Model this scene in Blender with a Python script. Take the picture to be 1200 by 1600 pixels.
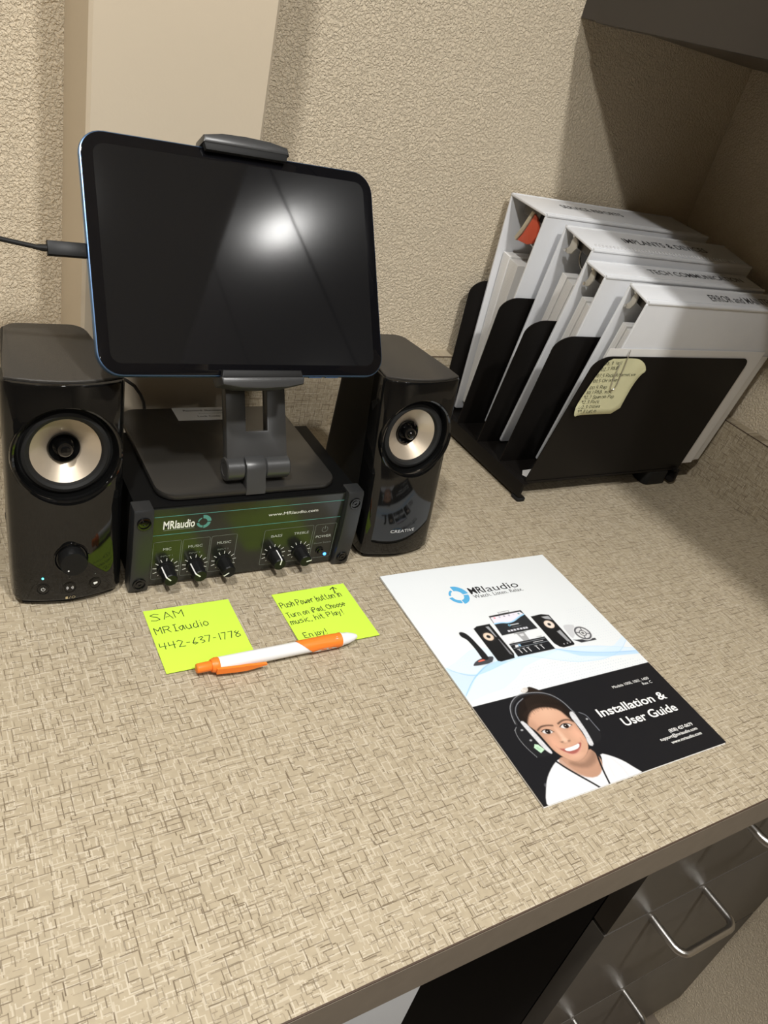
import bpy, bmesh, math, random
import numpy as np
from mathutils import Matrix, Vector
random.seed(7)
for _o in list(bpy.data.objects): bpy.data.objects.remove(_o)
SC = bpy.context.scene
COL = SC.collection
PI = math.pi

# ------------------------------------------------------------------ camera
CAM_POS = Vector((-0.1997, -0.6421, 0.4704))
CAM_R = [(0.8539, -0.4672, 0.2293), (-0.0907, -0.5674, -0.8184), (0.5125, 0.6781, -0.5269)]   # right, down, forward
cd = bpy.data.cameras.new('camera')
cd.sensor_fit = 'VERTICAL'; cd.sensor_height = 36.0; cd.lens = 36.0 * 1216.52 / 1600.0
cd.clip_start = 0.01; cd.clip_end = 50
cam = bpy.data.objects.new('camera', cd); COL.objects.link(cam)
rt, dn, fw = [Vector(r).normalized() for r in CAM_R]
dn = (dn - rt * rt.dot(dn)).normalized(); fw = rt.cross(dn)
cam.matrix_world = Matrix(((rt.x, -dn.x, -fw.x, CAM_POS.x), (rt.y, -dn.y, -fw.y, CAM_POS.y), (rt.z, -dn.z, -fw.z, CAM_POS.z), (0, 0, 0, 1)))
SC.camera = cam

# ------------------------------------------------------------------ world, exposure
w = bpy.data.worlds.new('world'); SC.world = w; w.use_nodes = True
w.node_tree.nodes['Background'].inputs[0].default_value = (1.0, 0.97, 0.92, 1)
w.node_tree.nodes['Background'].inputs[1].default_value = 0.05
SC.view_settings.view_transform = 'Standard'
SC.view_settings.look = 'None'
SC.view_settings.exposure = -0.03
SC.view_settings.gamma = 1.0
SC.view_settings.use_curve_mapping = False
LAMP_COLOUR = (1.0, 0.985, 0.955)
# recessed ceiling downlights: x, y, watts; rear ones are unseen lamps added as room fill
DOWNLIGHTS = [(0.20, -1.04, 18.0), (-0.54, -0.70, 16.5), (-0.54, -2.10, 6.0), (0.20, -2.40, 6.0)]
CEIL_Z = 1.62
FLOOR_Z = -0.86

# ------------------------------------------------------------------ helpers
def sock(n, *names):
    for k in names:
        if k in n.inputs: return n.inputs[k]
MATS = {}
def mat(name, col=(0.8, 0.8, 0.8), rough=0.5, metal=0.0, spec=0.5, coat=0.0, coat_rough=0.05, emit=None, estr=0.0, trans=0.0, alpha=1.0, noise=0.0, nscale=60, bump=0.0, bscale=400, sheen=0.0):
    if name in MATS: return MATS[name]
    m = bpy.data.materials.new(name); m.use_nodes = True; MATS[name] = m
    nt = m.node_tree; b = nt.nodes['Principled BSDF']
    b.inputs['Base Color'].default_value = (*col, 1)
    b.inputs['Roughness'].default_value = rough; b.inputs['Metallic'].default_value = metal
    b.inputs['Specular IOR Level'].default_value = spec
    b.inputs['Coat Weight'].default_value = coat; b.inputs['Coat Roughness'].default_value = coat_rough
    b.inputs['Transmission Weight'].default_value = trans; b.inputs['Alpha'].default_value = alpha
    if emit: b.inputs['Emission Color'].default_value = (*emit, 1); b.inputs['Emission Strength'].default_value = estr
    tc = None
    if noise or bump:
        tc = nt.nodes.new('ShaderNodeTexCoord')
    if noise:
        nz = nt.nodes.new('ShaderNodeTexNoise'); nz.inputs['Scale'].default_value = nscale; nz.inputs['Detail'].default_value = 4
        nt.links.new(tc.outputs['Object'], nz.inputs['Vector'])
        mx = nt.nodes.new('ShaderNodeMix'); mx.data_type = 'RGBA'
        mx.inputs[6].default_value = (*[c * (1 - noise) for c in col], 1); mx.inputs[7].default_value = (*[min(1, c * (1 + noise)) for c in col], 1)
        nt.links.new(nz.outputs['Fac'], mx.inputs[0]); nt.links.new(mx.outputs[2], b.inputs['Base Color'])
    if bump:
        nz = nt.nodes.new('ShaderNodeTexNoise'); nz.inputs['Scale'].default_value = bscale; nz.inputs['Detail'].default_value = 3
        nt.links.new(tc.outputs['Object'], nz.inputs['Vector'])
        bp = nt.nodes.new('ShaderNodeBump'); bp.inputs['Strength'].default_value = bump; bp.inputs['Distance'].default_value = 0.001
        nt.links.new(nz.outputs['Fac'], bp.inputs['Height']); nt.links.new(bp.outputs[0], b.inputs['Normal'])
    return m

class MB:
    def __init__(s): s.v = []; s.f = []; s.M = Matrix.Identity(4)
    def add(s, vs, fs, M=None):
        n = len(s.v); M = s.M if M is None else s.M @ M
        s.v += [tuple(M @ Vector(p)) for p in vs]; s.f += [tuple(i + n for i in f) for f in fs]; return s
    def box(s, x0, x1, y0, y1, z0, z1, b=0.0, M=None):
        if b: return s.prism([(x0, y0), (x1, y0), (x1, y1), (x0, y1)], z0, z1, b, M)
        vs = [(x, y, z) for z in (z0, z1) for x, y in ((x0, y0), (x1, y0), (x1, y1), (x0, y1))]
        return s.add(vs, [(3, 2, 1, 0), (4, 5, 6, 7), (0, 1, 5, 4), (1, 2, 6, 5), (2, 3, 7, 6), (3, 0, 4, 7)], M)
    def loft(s, rings, caps=True, M=None, closed=True):
        n = len(rings[0]); vs = [p for r in rings for p in r]; fs = []
        for k in range(len(rings) - 1):
            for i in range(n if closed else n - 1):
                j = (i + 1) % n; fs.append((k*n+i, k*n+j, (k+1)*n+j, (k+1)*n+i))
        if caps: fs.append(tuple(reversed(range(n)))); fs.append(tuple((len(rings)-1)*n + i for i in range(n)))
        return s.add(vs, fs, M)
    def prism(s, poly, z0, z1, b=0.0, M=None, seg=2):
        if area(poly) < 0: poly = list(reversed(poly))
        if not b: return s.loft([[(x, y, z) for x, y in poly] for z in (z0, z1)], True, M)
        rings = []
        for k in range(seg + 1):
            a = PI / 2 * k / seg; q = inset(poly, b * (1 - math.sin(a))); rings.append([(x, y, z0 + b * (1 - math.cos(a))) for x, y in q])
        for k in range(seg, -1, -1):
            a = PI / 2 * k / seg; q = inset(poly, b * (1 - math.sin(a))); rings.append([(x, y, z1 - b * (1 - math.cos(a))) for x, y in q])
        return s.loft(rings, True, M)
    def lathe(s, prof, n=32, M=None, caps=False):
        rings = [[(r * math.cos(2*PI*i/n), r * math.sin(2*PI*i/n), z) for i in range(n)] for r, z in prof]
        return s.loft(rings, caps, M)
    def tube(s, pts, r, n=10, caps=True, M=None):
        pts = [Vector(p) for p in pts]; rings = []
        rr = r if isinstance(r, (list, tuple)) else [r] * len(pts)
        up = Vector((0.013, 0.21, 0.977)).normalized(); prev = None
        for i, p in enumerate(pts):
            t = (pts[min(i+1, len(pts)-1)] - pts[max(i-1, 0)]).normalized()
            if prev is None:
                a = t.cross(up); a = a.normalized() if a.length > 1e-4 else t.orthogonal().normalized()
            else:
                a = (prev - t * prev.dot(t)).normalized()
            prev = a; b2 = t.cross(a)
            rings.append([tuple(p + (a * math.cos(2*PI*k/n) + b2 * math.sin(2*PI*k/n)) * rr[i]) for k in range(n)])
        return s.loft(rings, caps, M)
    def poly(s, pts, z=0.0, M=None): 
        return s.add([(x, y, z) for x, y in pts], [tuple(range(len(pts)))], M)
    def ribbon(s, pts, wd, z=0.0, M=None):
        for (x0, y0), (x1, y1) in zip(pts[:-1], pts[1:]):
            dx, dy = x1 - x0, y1 - y0; l = math.hypot(dx, dy)
            if l < 1e-9:
                dx, dy, l = 1, 0, 1; x0 -= wd/2; x1 += wd/2
            ux, uy = dx / l * wd / 2, dy / l * wd / 2
            s.add([(x0 - ux*.5 - uy, y0 - uy*.5 + ux, z), (x0 - ux*.5 + uy, y0 - uy*.5 - ux, z), (x1 + ux*.5 + uy, y1 + uy*.5 - ux, z), (x1 + ux*.5 - uy, y1 + uy*.5 + ux, z)], [(0, 1, 2, 3)], M)
        return s
    def build(s, name, m, parent=None, smooth=True, ang=32):
        me = bpy.data.meshes.new(name); me.from_pydata(s.v, [], s.f); me.validate(clean_customdata=False)
        bm = bmesh.new(); bm.from_mesh(me); bmesh.ops.recalc_face_normals(bm, faces=bm.faces); bm.to_mesh(me); bm.free()
        return link(name, me, m, parent, smooth, ang)
    def flat(s, name, m, parent=None):       # printed marks: keep face winding
        me = bpy.data.meshes.new(name); me.from_pydata(s.v, [], s.f); me.update()
        return link(name, me, m, parent, False)
def link(name, me, m, parent=None, smooth=True, ang=32):
    me.materials.clear(); me.materials.append(m)
    if smooth and len(me.polygons): me.shade_smooth(); me.set_sharp_from_angle(angle=math.radians(ang))
    o = bpy.data.objects.new(name, me); COL.objects.link(o)
    if parent is not None: attach(o, parent)
    return o
WORLD_M = {}
def attach(o, parent):
    o.parent = parent
    o.matrix_parent_inverse = WORLD_M.get(parent.name, Matrix.Identity(4)).inverted()
def area(p): return sum(p[i][0]*p[(i+1) % len(p)][1] - p[(i+1) % len(p)][0]*p[i][1] for i in range(len(p))) / 2
def inset(poly, d):
    if abs(d) < 1e-9: return list(poly)
    n = len(poly); out = []
    for i in range(n):
        a, b, c = Vector(poly[i-1]), Vector(poly[i]), Vector(poly[(i+1) % n])
        e1 = (b - a); e2 = (c - b)
        e1 = e1.normalized() if e1.length > 1e-9 else e2.normalized(); e2 = e2.normalized() if e2.length > 1e-9 else e1
        n1 = Vector((-e1.y, e1.x)); n2 = Vector((-e2.y, e2.x)); m = n1 + n2
        m = m / max(0.3, m.dot(n1)) if m.length > 1e-6 else n1
        out.append(tuple(b + m * d))
    return out
def rrect(x0, x1, y0, y1, r, n=6):
    out = []
    for cx, cy, a0 in ((x1-r, y1-r, 0), (x0+r, y1-r, 90), (x0+r, y0+r, 180), (x1-r, y0+r, 270)):
        for k in range(n + 1):
            a = math.radians(a0 + 90 * k / n); out.append((cx + r*math.cos(a), cy + r*math.sin(a)))
    return out
def frame(o, x, y, z):   # columns x,y,z axes at origin o
    x, y, z, o = Vector(x), Vector(y), Vector(z), Vector(o)
    return Matrix(((x.x, y.x, z.x, o.x), (x.y, y.y, z.y, o.y), (x.z, y.z, z.z, o.z), (0, 0, 0, 1)))
def tag(o, label, cat, group=None, kind=None):
    if label: o['label'] = label
    if cat: o['category'] = cat
    if group: o['group'] = group
    if kind: o['kind'] = kind
    return o
def thing(name, loc, label, cat, group=None):
    e = bpy.data.objects.new(name, None); e.empty_display_size = 0.02; COL.objects.link(e)
    e.location = loc; WORLD_M[e.name] = Matrix.Translation(Vector(loc))
    return tag(e, label, cat, group)
def struct(o): o['kind'] = 'structure'; return o

def text_mesh(s, bold=0.0, shear=0.0):
    cu = bpy.data.curves.new('lettering', 'FONT'); cu.body = s; cu.size = 1.0; cu.offset = bold; cu.shear = shear; cu.resolution_u = 3
    o = bpy.data.objects.new('lettering', cu); COL.objects.link(o)
    dg = bpy.context.evaluated_depsgraph_get(); dg.update()
    me = bpy.data.meshes.new_from_object(o.evaluated_get(dg))
    bpy.data.objects.remove(o); bpy.data.curves.remove(cu)
    return me
def put_text(s, M, x0, x1, y, h, m, parent, bold=0.0, align='FIT', name='lettering', shear=0.0):
    """text on plane M (local x right, y up), stretched between x0 and x1, baseline y, capital height h"""
    me = text_mesh(s, bold, shear)
    co = np.empty(len(me.vertices) * 3); me.vertices.foreach_get('co', co); co = co.reshape(-1, 3)
    sy = h / 0.70
    if align == 'FIT': sx = (x1 - x0) / max(1e-6, co[:, 0].max() - co[:, 0].min())
    else: sx = sy
    xo = co[:, 0].min()
    co[:, 0] = x0 + (co[:, 0] - xo) * sx; co[:, 1] = y + co[:, 1] * sy
    vs = [tuple(M @ Vector(c)) for c in co]
    fs = [tuple(p.vertices) for p in me.polygons]
    nm = bpy.data.meshes.new(name); nm.from_pydata(vs, [], fs); nm.update(); bpy.data.meshes.remove(me)
    return link(name, nm, m, parent, False)
# handwriting: pen strokes, digits are x then y (baseline 2, x-height 6, capitals 8)
STROKES = {'A': '022842 1434', 'B': '0208283726150535 25443302', 'C': '472806042243', 'D': '02082846442202', 'E': '48080242 0535', 'I': '1838 2822 1232', 'L': '080232', 'M': '0208254842',
 'O': '28060422444628', 'P': '02083847463505', 'R': '02083847463505 2542', 'S': '4728071635432203', 'T': '0848 2822', 'a': '362605041223363332', 'b': '080222342604', 'c': '361604031232', 'd': '261604031233 3832',
 'e': '04343516040312232', 'h': '0802 04263532', 'i': '1612 1818', 'j': '26211000 2828', 'k': '0802 360432', 'l': '1812', 'm': '0602 05162522 25364542', 'n': '0602 05263532', 'o': '16040312333516',
 'p': '0600 052635331203', 'r': '0602 041636', 's': '36160534331202', 't': '18132232 0626', 'u': '060312333632', 'v': '061236', 'w': '0612243246', 'y': '0614 3610', '0': '18060412343618', '1': '1812',
 '2': '071837360242', '3': '07283715343312', '4': '080545 3832', '5': '38080525343312', '6': '38150312332404', '7': '083812', '8': '18073433120304371', '9': '361607183732', '-': '0525', '!': '1814 1212', ',': '1201', '.': '0212', '&': '420718270412', ' ': ''}
def handwrite(mb, s, p0, p1, h, wd, z=0.0, M=None, jit=0.25):
    rows = []; x = 0.0
    for ch in s:
        st = STROKES.get(ch, '1812'); mxx = 0
        for part in st.split():
            pts = [(int(part[i]), int(part[i+1]) - 2) for i in range(0, len(part) - 1, 2)]
            mxx = max(mxx, max(a for a, b in pts))
            rows.append([(x + a + random.uniform(-jit, jit), b + random.uniform(-jit, jit)) for a, b in pts])
        x += (mxx if st else 1.2) + 1.5
    W = max(x - 1.5, 1); d = Vector(p1) - Vector(p0); L = d.length; ux = d / L; uy = Vector((-ux.y, ux.x))
    for r in rows:
        mb.ribbon([tuple(Vector(p0) + ux * (a / W * L) + uy * (b / 6 * h)) for a, b in r], wd, z, M)
def boolean_cut(o, cutter):
    md = o.modifiers.new('cut', 'BOOLEAN'); md.operation = 'DIFFERENCE'; md.object = cutter; md.solver = 'EXACT'
    dg = bpy.context.evaluated_depsgraph_get(); dg.update()
    me = bpy.data.meshes.new_from_object(o.evaluated_get(dg))
    o.modifiers.clear(); old = o.data; o.data = me; bpy.data.meshes.remove(old); bpy.data.objects.remove(cutter)
    me.shade_smooth(); me.set_sharp_from_angle(angle=math.radians(32))

# ------------------------------------------------------------------ surface materials
def N(nt, t, **kw):
    n = nt.nodes.new(t)
    for k, v in kw.items(): setattr(n, k, v)
    return n
def mth(nt, op, a, b=None, c=None):
    n = nt.nodes.new('ShaderNodeMath'); n.operation = op
    for i, q in enumerate((a, b, c)):
        if q is None: continue
        if isinstance(q, (int, float)): n.inputs[i].default_value = q
        else: nt.links.new(q, n.inputs[i])
    return n.outputs[0]
def weave_mat(name, ax, ay, base, dark, light, rough=0.38):
    """laminate print: short staggered dark and pale strokes at right angles"""
    m = bpy.data.materials.new(name); m.use_nodes = True; nt = m.node_tree; b = nt.nodes['Principled BSDF']
    tc = N(nt, 'ShaderNodeTexCoord'); sp = N(nt, 'ShaderNodeSeparateXYZ'); nt.links.new(tc.outputs['Object'], sp.inputs[0])
    wob = N(nt, 'ShaderNodeTexNoise'); wob.inputs['Scale'].default_value = 90; nt.links.new(tc.outputs['Object'], wob.inputs['Vector'])
    wv = mth(nt, 'MULTIPLY', mth(nt, 'SUBTRACT', wob.outputs['Fac'], 0.5), 0.0007)
    X = mth(nt, 'ADD', sp.outputs[ax], wv); Y = mth(nt, 'ADD', sp.outputs[ay], wv)
    def rnd1(v, seed):
        wn = N(nt, 'ShaderNodeTexWhiteNoise', noise_dimensions='1D'); nt.links.new(mth(nt, 'ADD', v, seed), wn.inputs['W']); return wn.outputs['Value']
    def lattice(g1, g2, w1, w2, prob, seed):
        """strokes on the edges of a shifted lattice, so that they meet in steps and corners"""
        U = mth(nt, 'DIVIDE', mth(nt, 'ADD', X, 3.0 + seed * .0137), g1); V = mth(nt, 'DIVIDE', mth(nt, 'ADD', Y, 3.0 + seed * .0171), g2)
        U2 = mth(nt, 'ADD', U, rnd1(mth(nt, 'FLOOR', mth(nt, 'DIVIDE', V, 3.0)), seed * 3.1)); V2 = mth(nt, 'ADD', V, rnd1(mth(nt, 'FLOOR', mth(nt, 'DIVIDE', U, 4.0)), seed * 5.7))
        iu, iv, fu, fv = mth(nt, 'FLOOR', U2), mth(nt, 'FLOOR', V2), mth(nt, 'FRACT', U2), mth(nt, 'FRACT', V2)
        cmb = N(nt, 'ShaderNodeCombineXYZ'); nt.links.new(iu, cmb.inputs[0]); nt.links.new(iv, cmb.inputs[1]); cmb.inputs[2].default_value = seed
        w3 = N(nt, 'ShaderNodeTexWhiteNoise', noise_dimensions='3D'); nt.links.new(cmb.outputs[0], w3.inputs['Vector'])
        sc = N(nt, 'ShaderNodeSeparateColor'); nt.links.new(w3.outputs['Color'], sc.inputs[0])
        hor = mth(nt, 'MULTIPLY', mth(nt, 'LESS_THAN', sc.outputs[0], prob), mth(nt, 'LESS_THAN', fv, w1 / g2))
        ver = mth(nt, 'MULTIPLY', mth(nt, 'LESS_THAN', sc.outputs[1], prob), mth(nt, 'LESS_THAN', fu, w2 / g1))
        amp = mth(nt, 'ADD', mth(nt, 'MULTIPLY', sc.outputs[2], 0.6), 0.4)
        return mth(nt, 'MULTIPLY', mth(nt, 'MAXIMUM', hor, ver), amp)
    def union(*q):
        r = q[0]
        for t in q[1:]: r = mth(nt, 'MAXIMUM', r, t)
        return r
    dk = union(lattice(.0066, .0058, .00066, .0007, .38, 1.0), lattice(.0102, .0079, .00075, .00075, .36, 2.0), mth(nt, 'MULTIPLY', lattice(.0047, .0039, .0005, .0005, .26, 5.0), .7))
    lt = union(lattice(.0058, .0049, .00075, .00085, .36, 3.0), lattice(.0089, .0071, .0008, .0009, .40, 4.0), lattice(.0040, .0034, .0006, .0007, .24, 6.0))
    big = N(nt, 'ShaderNodeTexNoise'); big.inputs['Scale'].default_value = 160; big.inputs['Detail'].default_value = 3; nt.links.new(tc.outputs['Object'], big.inputs['Vector'])
    m0 = N(nt, 'ShaderNodeMix', data_type='RGBA'); m0.inputs[6].default_value = (*[c * .86 for c in base], 1); m0.inputs[7].default_value = (*[c * 1.12 for c in base], 1); nt.links.new(big.outputs['Fac'], m0.inputs[0])
    m1 = N(nt, 'ShaderNodeMix', data_type='RGBA'); nt.links.new(mth(nt, 'MULTIPLY', lt, .75), m1.inputs[0]); nt.links.new(m0.outputs[2], m1.inputs[6]); m1.inputs[7].default_value = (*light, 1)
    m2 = N(nt, 'ShaderNodeMix', data_type='RGBA'); nt.links.new(mth(nt, 'MULTIPLY', dk, .85), m2.inputs[0]); nt.links.new(m1.outputs[2], m2.inputs[6]); m2.inputs[7].default_value = (*dark, 1)
    nt.links.new(m2.outputs[2], b.inputs['Base Color'])
    b.inputs['Roughness'].default_value = rough; b.inputs['Specular IOR Level'].default_value = 0.35
    bp = N(nt, 'ShaderNodeBump'); bp.inputs['Strength'].default_value = 0.25; bp.inputs['Distance'].default_value = 0.0004; nt.links.new(mth(nt, 'SUBTRACT', lt, dk), bp.inputs['Height']); nt.links.new(bp.outputs[0], b.inputs['Normal'])
    return m
def plaster_mat(name, col, strength=1.0, scale=380, dist=0.0011):
    m = bpy.data.materials.new(name); m.use_nodes = True; nt = m.node_tree; b = nt.nodes['Principled BSDF']
    b.inputs['Base Color'].default_value = (*col, 1); b.inputs['Roughness'].default_value = 0.75; b.inputs['Specular IOR Level'].default_value = 0.2
    tc = N(nt, 'ShaderNodeTexCoord')
    n1 = N(nt, 'ShaderNodeTexNoise'); n1.inputs['Scale'].default_value = scale; n1.inputs['Detail'].default_value = 3; n1.inputs['Roughness'].default_value = .55; n1.inputs['Distortion'].default_value = 0.6
    n2 = N(nt, 'ShaderNodeTexNoise'); n2.inputs['Scale'].default_value = scale * .35; n2.inputs['Detail'].default_value = 2
    for n in (n1, n2): nt.links.new(tc.outputs['Object'], n.inputs['Vector'])
    rp = N(nt, 'ShaderNodeMapRange'); rp.inputs[1].default_value = .38; rp.inputs[2].default_value = .62; nt.links.new(n1.outputs['Fac'], rp.inputs[0])
    h = mth(nt, 'ADD', rp.outputs[0], mth(nt, 'MULTIPLY', n2.outputs['Fac'], .6))
    bp = N(nt, 'ShaderNodeBump'); bp.inputs['Strength'].default_value = strength; bp.inputs['Distance'].default_value = dist
    nt.links.new(h, bp.inputs['Height']); nt.links.new(bp.outputs[0], b.inputs['Normal'])
    return m
BASE, DARK, LIGHT = (.40, .337, .238), (.115, .082, .050), (.58, .515, .405)
M_COUNTER = weave_mat('counter_laminate', 0, 1, BASE, DARK, LIGHT)
M_SPLASH_B = weave_mat('backsplash_laminate_back', 0, 2, BASE, DARK, LIGHT)
M_SPLASH_R = weave_mat('backsplash_laminate_side', 1, 2, BASE, DARK, LIGHT)
M_WALL = plaster_mat('textured_wall_paint', (.77, .662, .497))
M_WALL_SMOOTH = mat('smooth_wall_paint', (.64, .545, .412), .6, spec=.3, noise=.03, nscale=5, bump=.08, bscale=300)
M_CEIL = mat('ceiling_tile_white', (.78, .76, .71), .9, bump=.3, bscale=300)
M_FLOOR = mat('floor_vinyl', (.16, .13, .10), .5, noise=.15, nscale=30)
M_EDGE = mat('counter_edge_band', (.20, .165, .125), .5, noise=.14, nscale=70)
M_DARKLINE = mat('edge_seam', (.07, .045, .03), .5)
M_CAB = mat('dark_cabinet_laminate', (.030, .025, .024), .28, spec=.85, noise=.06, nscale=20)
M_CABBODY = mat('cabinet_carcass', (.016, .014, .013), .5, spec=.15)
M_DRAWER = mat('drawer_laminate', (.085, .075, .063), .40, spec=.28, noise=.08, nscale=14)
M_STEEL = mat('brushed_steel', (.60, .58, .55), .28, metal=1.0)
M_BLACKGLOSS = mat('gloss_black_plastic', (.004, .004, .004), .05, spec=.5)
M_BLACKSATIN = mat('satin_black_plastic', (.008, .008, .008), .40, spec=.2)
M_BLACKMATTE = mat('matte_black_metal', (.010, .0098, .0095), .55, spec=.35)
M_RACK = mat('rack_black_enamel', (.008, .0068, .006), .42, spec=.14)
M_RUBBER = mat('black_rubber', (.010, .010, .010), .6, spec=.3)
M_WHITE_PRINT = mat('white_print', (.85, .85, .83), .5)
M_LABEL_PRINT = mat('pale_grey_print', (.48, .50, .48), .5)
M_GREY_PRINT = mat('grey_print', (.20, .22, .20), .5)
M_TEAL_PRINT = mat('teal_print', (.08, .27, .25), .5)
M_BLACK_PRINT = mat('black_print', (.015, .015, .017), .5)
M_INK = mat('dark_ink', (.012, .022, .012), .6)
M_VINYL = mat('white_binder_vinyl', (.76, .77, .79), .33, spec=.45, noise=.04, nscale=25, bump=.05, bscale=60)
M_PAPER = mat('white_paper', (.80, .79, .77), .8, spec=.15)
# ------------------------------------------------------------------ room shell
BACK_Y, RIGHT_X, LEFT_X, FRONT_Y = 0.1807, 0.8225, -3.6, -4.6
struct(MB().box(LEFT_X - .1, RIGHT_X + .1, FRONT_Y - .1, BACK_Y + .1, FLOOR_Z - .08, FLOOR_Z).build('floor', M_FLOOR))
struct(MB().box(LEFT_X - .1, RIGHT_X + .1, FRONT_Y - .1, BACK_Y + .1, CEIL_Z, CEIL_Z + .08).build('ceiling', M_CEIL))
struct(MB().box(LEFT_X - .1, RIGHT_X + .1, BACK_Y, BACK_Y + .1, FLOOR_Z, CEIL_Z).build('wall_back', M_WALL))
struct(MB().box(RIGHT_X, RIGHT_X + .1, FRONT_Y, BACK_Y, FLOOR_Z, CEIL_Z).build('wall_right', M_WALL))
struct(MB().box(LEFT_X - .1, LEFT_X, FRONT_Y, BACK_Y, FLOOR_Z, CEIL_Z).build('wall_left', M_WALL))
struct(MB().box(LEFT_X - .1, RIGHT_X + .1, FRONT_Y - .1, FRONT_Y, FLOOR_Z, CEIL_Z).build('wall_front', M_WALL))
COLX0, COLX1, COLY = -0.0530, 0.0997, 0.081
struct(MB().prism([(COLX0, BACK_Y), (COLX1, BACK_Y), (COLX1, COLY + .003), (COLX1 - .003, COLY), (COLX0 + .003, COLY), (COLX0, COLY + .003)], 0.0, CEIL_Z).build('wall_column', M_WALL_SMOOTH))

# ------------------------------------------------------------------ counter
CF = -0.4857
ct = thing('countertop', (-.3, -.15, -.04), 'beige woven-print laminate countertop carrying the speakers and the binder rack', 'countertop')
MB().box(-1.7, RIGHT_X, CF + .0012, BACK_Y, -.040, 0.0).build('slab', M_COUNTER, ct)
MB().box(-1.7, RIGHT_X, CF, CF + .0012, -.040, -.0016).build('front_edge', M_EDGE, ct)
MB().box(-1.7, RIGHT_X, CF + .0002, CF + .0014, -.0016, -.0002).build('edge_seam', M_DARKLINE, ct)
SB, SR = 0.1610, 0.8028
for nm, x0, x1, lab in (('backsplash', COLX1, RIGHT_X, 'low woven-print backsplash strip on the back wall behind the binder rack'), ('backsplash', -1.7, COLX0, 'low woven-print backsplash strip behind the speaker with the volume knob')):
    o = thing(nm, ((x0 + x1) / 2, .17, 0), lab, 'backsplash')
    MB().box(x0, x1, SB, BACK_Y, 0, .1033).build('panel', M_SPLASH_B, o)
    MB().box(x0, x1, SB - .0006, SB + .0004, .1020, .1030).build('edge_seam', M_DARKLINE, o)
o = thing('backsplash', (.81, -.16, 0), 'low woven-print backsplash strip along the right wall', 'backsplash')
MB().box(SR, RIGHT_X, CF + .002, SB, 0, .1033).build('panel', M_SPLASH_R, o)
MB().box(SR - .0006, SR + .0004, CF + .002, SB, .1020, .1030).build('edge_seam', M_DARKLINE, o)

# drawer unit under the right end
dx0, dx1, df = .374, RIGHT_X, -.450
dc = thing('drawer_cabinet', (.6, -.15, FLOOR_Z), 'dark brown drawer cabinet with steel wire pulls under the counter beside the right wall', 'cabinet')
MB().box(dx0, dx1 - .002, df + .021, BACK_Y - .002, FLOOR_Z, -.0405).build('body', M_CABBODY, dc)
for z1, z0 in ((-.044, -.2655), (-.2695, -.508), (-.512, -.77)):
    d = MB().box(dx0, dx1 - .003, df, df + .0195, z0, z1, .0012).build('drawer', M_DRAWER, dc)
    zz = z1 - .0165 if z1 < -.1 else z1 - .046
    xa, xb, yo = .457, .549, df - .046
    r = .012
    pts = [(xa, df, zz), (xa, yo + r, zz)] + [(xa + r * (1 - math.cos(a)), yo + r * (1 - math.sin(a)), zz) for a in (.4, .8, 1.2, PI/2)] + [(xb - r * (1 - math.sin(a)), yo + r * (1 - math.cos(a)), zz) for a in (0, .4, .8, 1.2)] + [(xb, yo + r, zz), (xb, df, zz)]
    hd = MB().tube(pts, .0045, 12).build('handle', M_STEEL, d); hd['label'] = 'brushed steel wire pull'
# pale unit at the knee space
fu = thing('under_counter_unit', (-.1, -.2, FLOOR_Z), 'pale grey-white upright unit standing under the counter left of the drawers', 'appliance')
M_PALE = mat('pale_enamel', (.62, .64, .66), .35, spec=.4, noise=.03, nscale=8)
MB().box(-.42, .131, -.425, .10, FLOOR_Z, -.055, .004).build('body', M_PALE, fu)
MB().box(-.42, .1235, -.440, -.427, FLOOR_Z + .03, -.060, .003).build('door_panel', M_PALE, fu)

# upper cabinet on the right wall: doors face left
uz0, uz1, ux = .516, 1.20, .500
uc = thing('upper_cabinet', (.66, -.7, uz0), 'dark brown wall cabinet hanging at the top right corner above the binders', 'cabinet')
MB().box(ux + .021, RIGHT_X - .002, -1.575, .1790, uz0 + .004, uz1).build('body', M_CAB, uc)
MB().box(ux + .003, ux + .021, .1535, .1800, uz0, uz1).build('filler_strip', M_CAB, uc)
for ya, yb in ((.1515, -.180), (-.184, -.526), (-.533, -.871), (-.877, -1.22), (-1.224, -1.57)):
    d = MB().box(ux, ux + .0195, yb, ya, uz0 - .002, uz1, .0012).build('door', M_CAB, uc)

# ceiling downlights
M_TRIM = mat('white_trim', (.8, .8, .78), .4)
M_LENS = mat('lamp_lens', (1, 1, 1), .3, emit=LAMP_COLOUR, estr=18.0)
DL_LABEL = ['recessed ceiling downlight in front of the wall cabinet doors', 'recessed ceiling downlight above the speaker with the volume knob', 'added fill downlight far back on the left', 'added fill downlight far back on the right']
for (lx, ly, pw), lab in zip(DOWNLIGHTS, DL_LABEL):
    t = thing('downlight', (lx, ly, CEIL_Z), lab, 'ceiling light', 'recessed ceiling downlights')
    Mx = Matrix.Translation((lx, ly, CEIL_Z))
    MB().lathe([(.066, 0), (.092, 0), (.092, -.004), (.070, -.007), (.066, -.005)], 40, Mx).build('trim_ring', M_TRIM, t)
    MB().lathe([(.0001, -.002), (.066, -.002)], 40, Mx).build('lens', M_LENS, t)
    ld = bpy.data.lights.new('downlight_lamp', 'AREA'); ld.shape = 'DISK'; ld.size = .12; ld.energy = pw; ld.color = LAMP_COLOUR; ld.spread = math.radians(150)
    lo = bpy.data.objects.new('downlight_lamp', ld); COL.objects.link(lo); lo.location = (lx, ly, CEIL_Z - .009); attach(lo, t)
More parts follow.
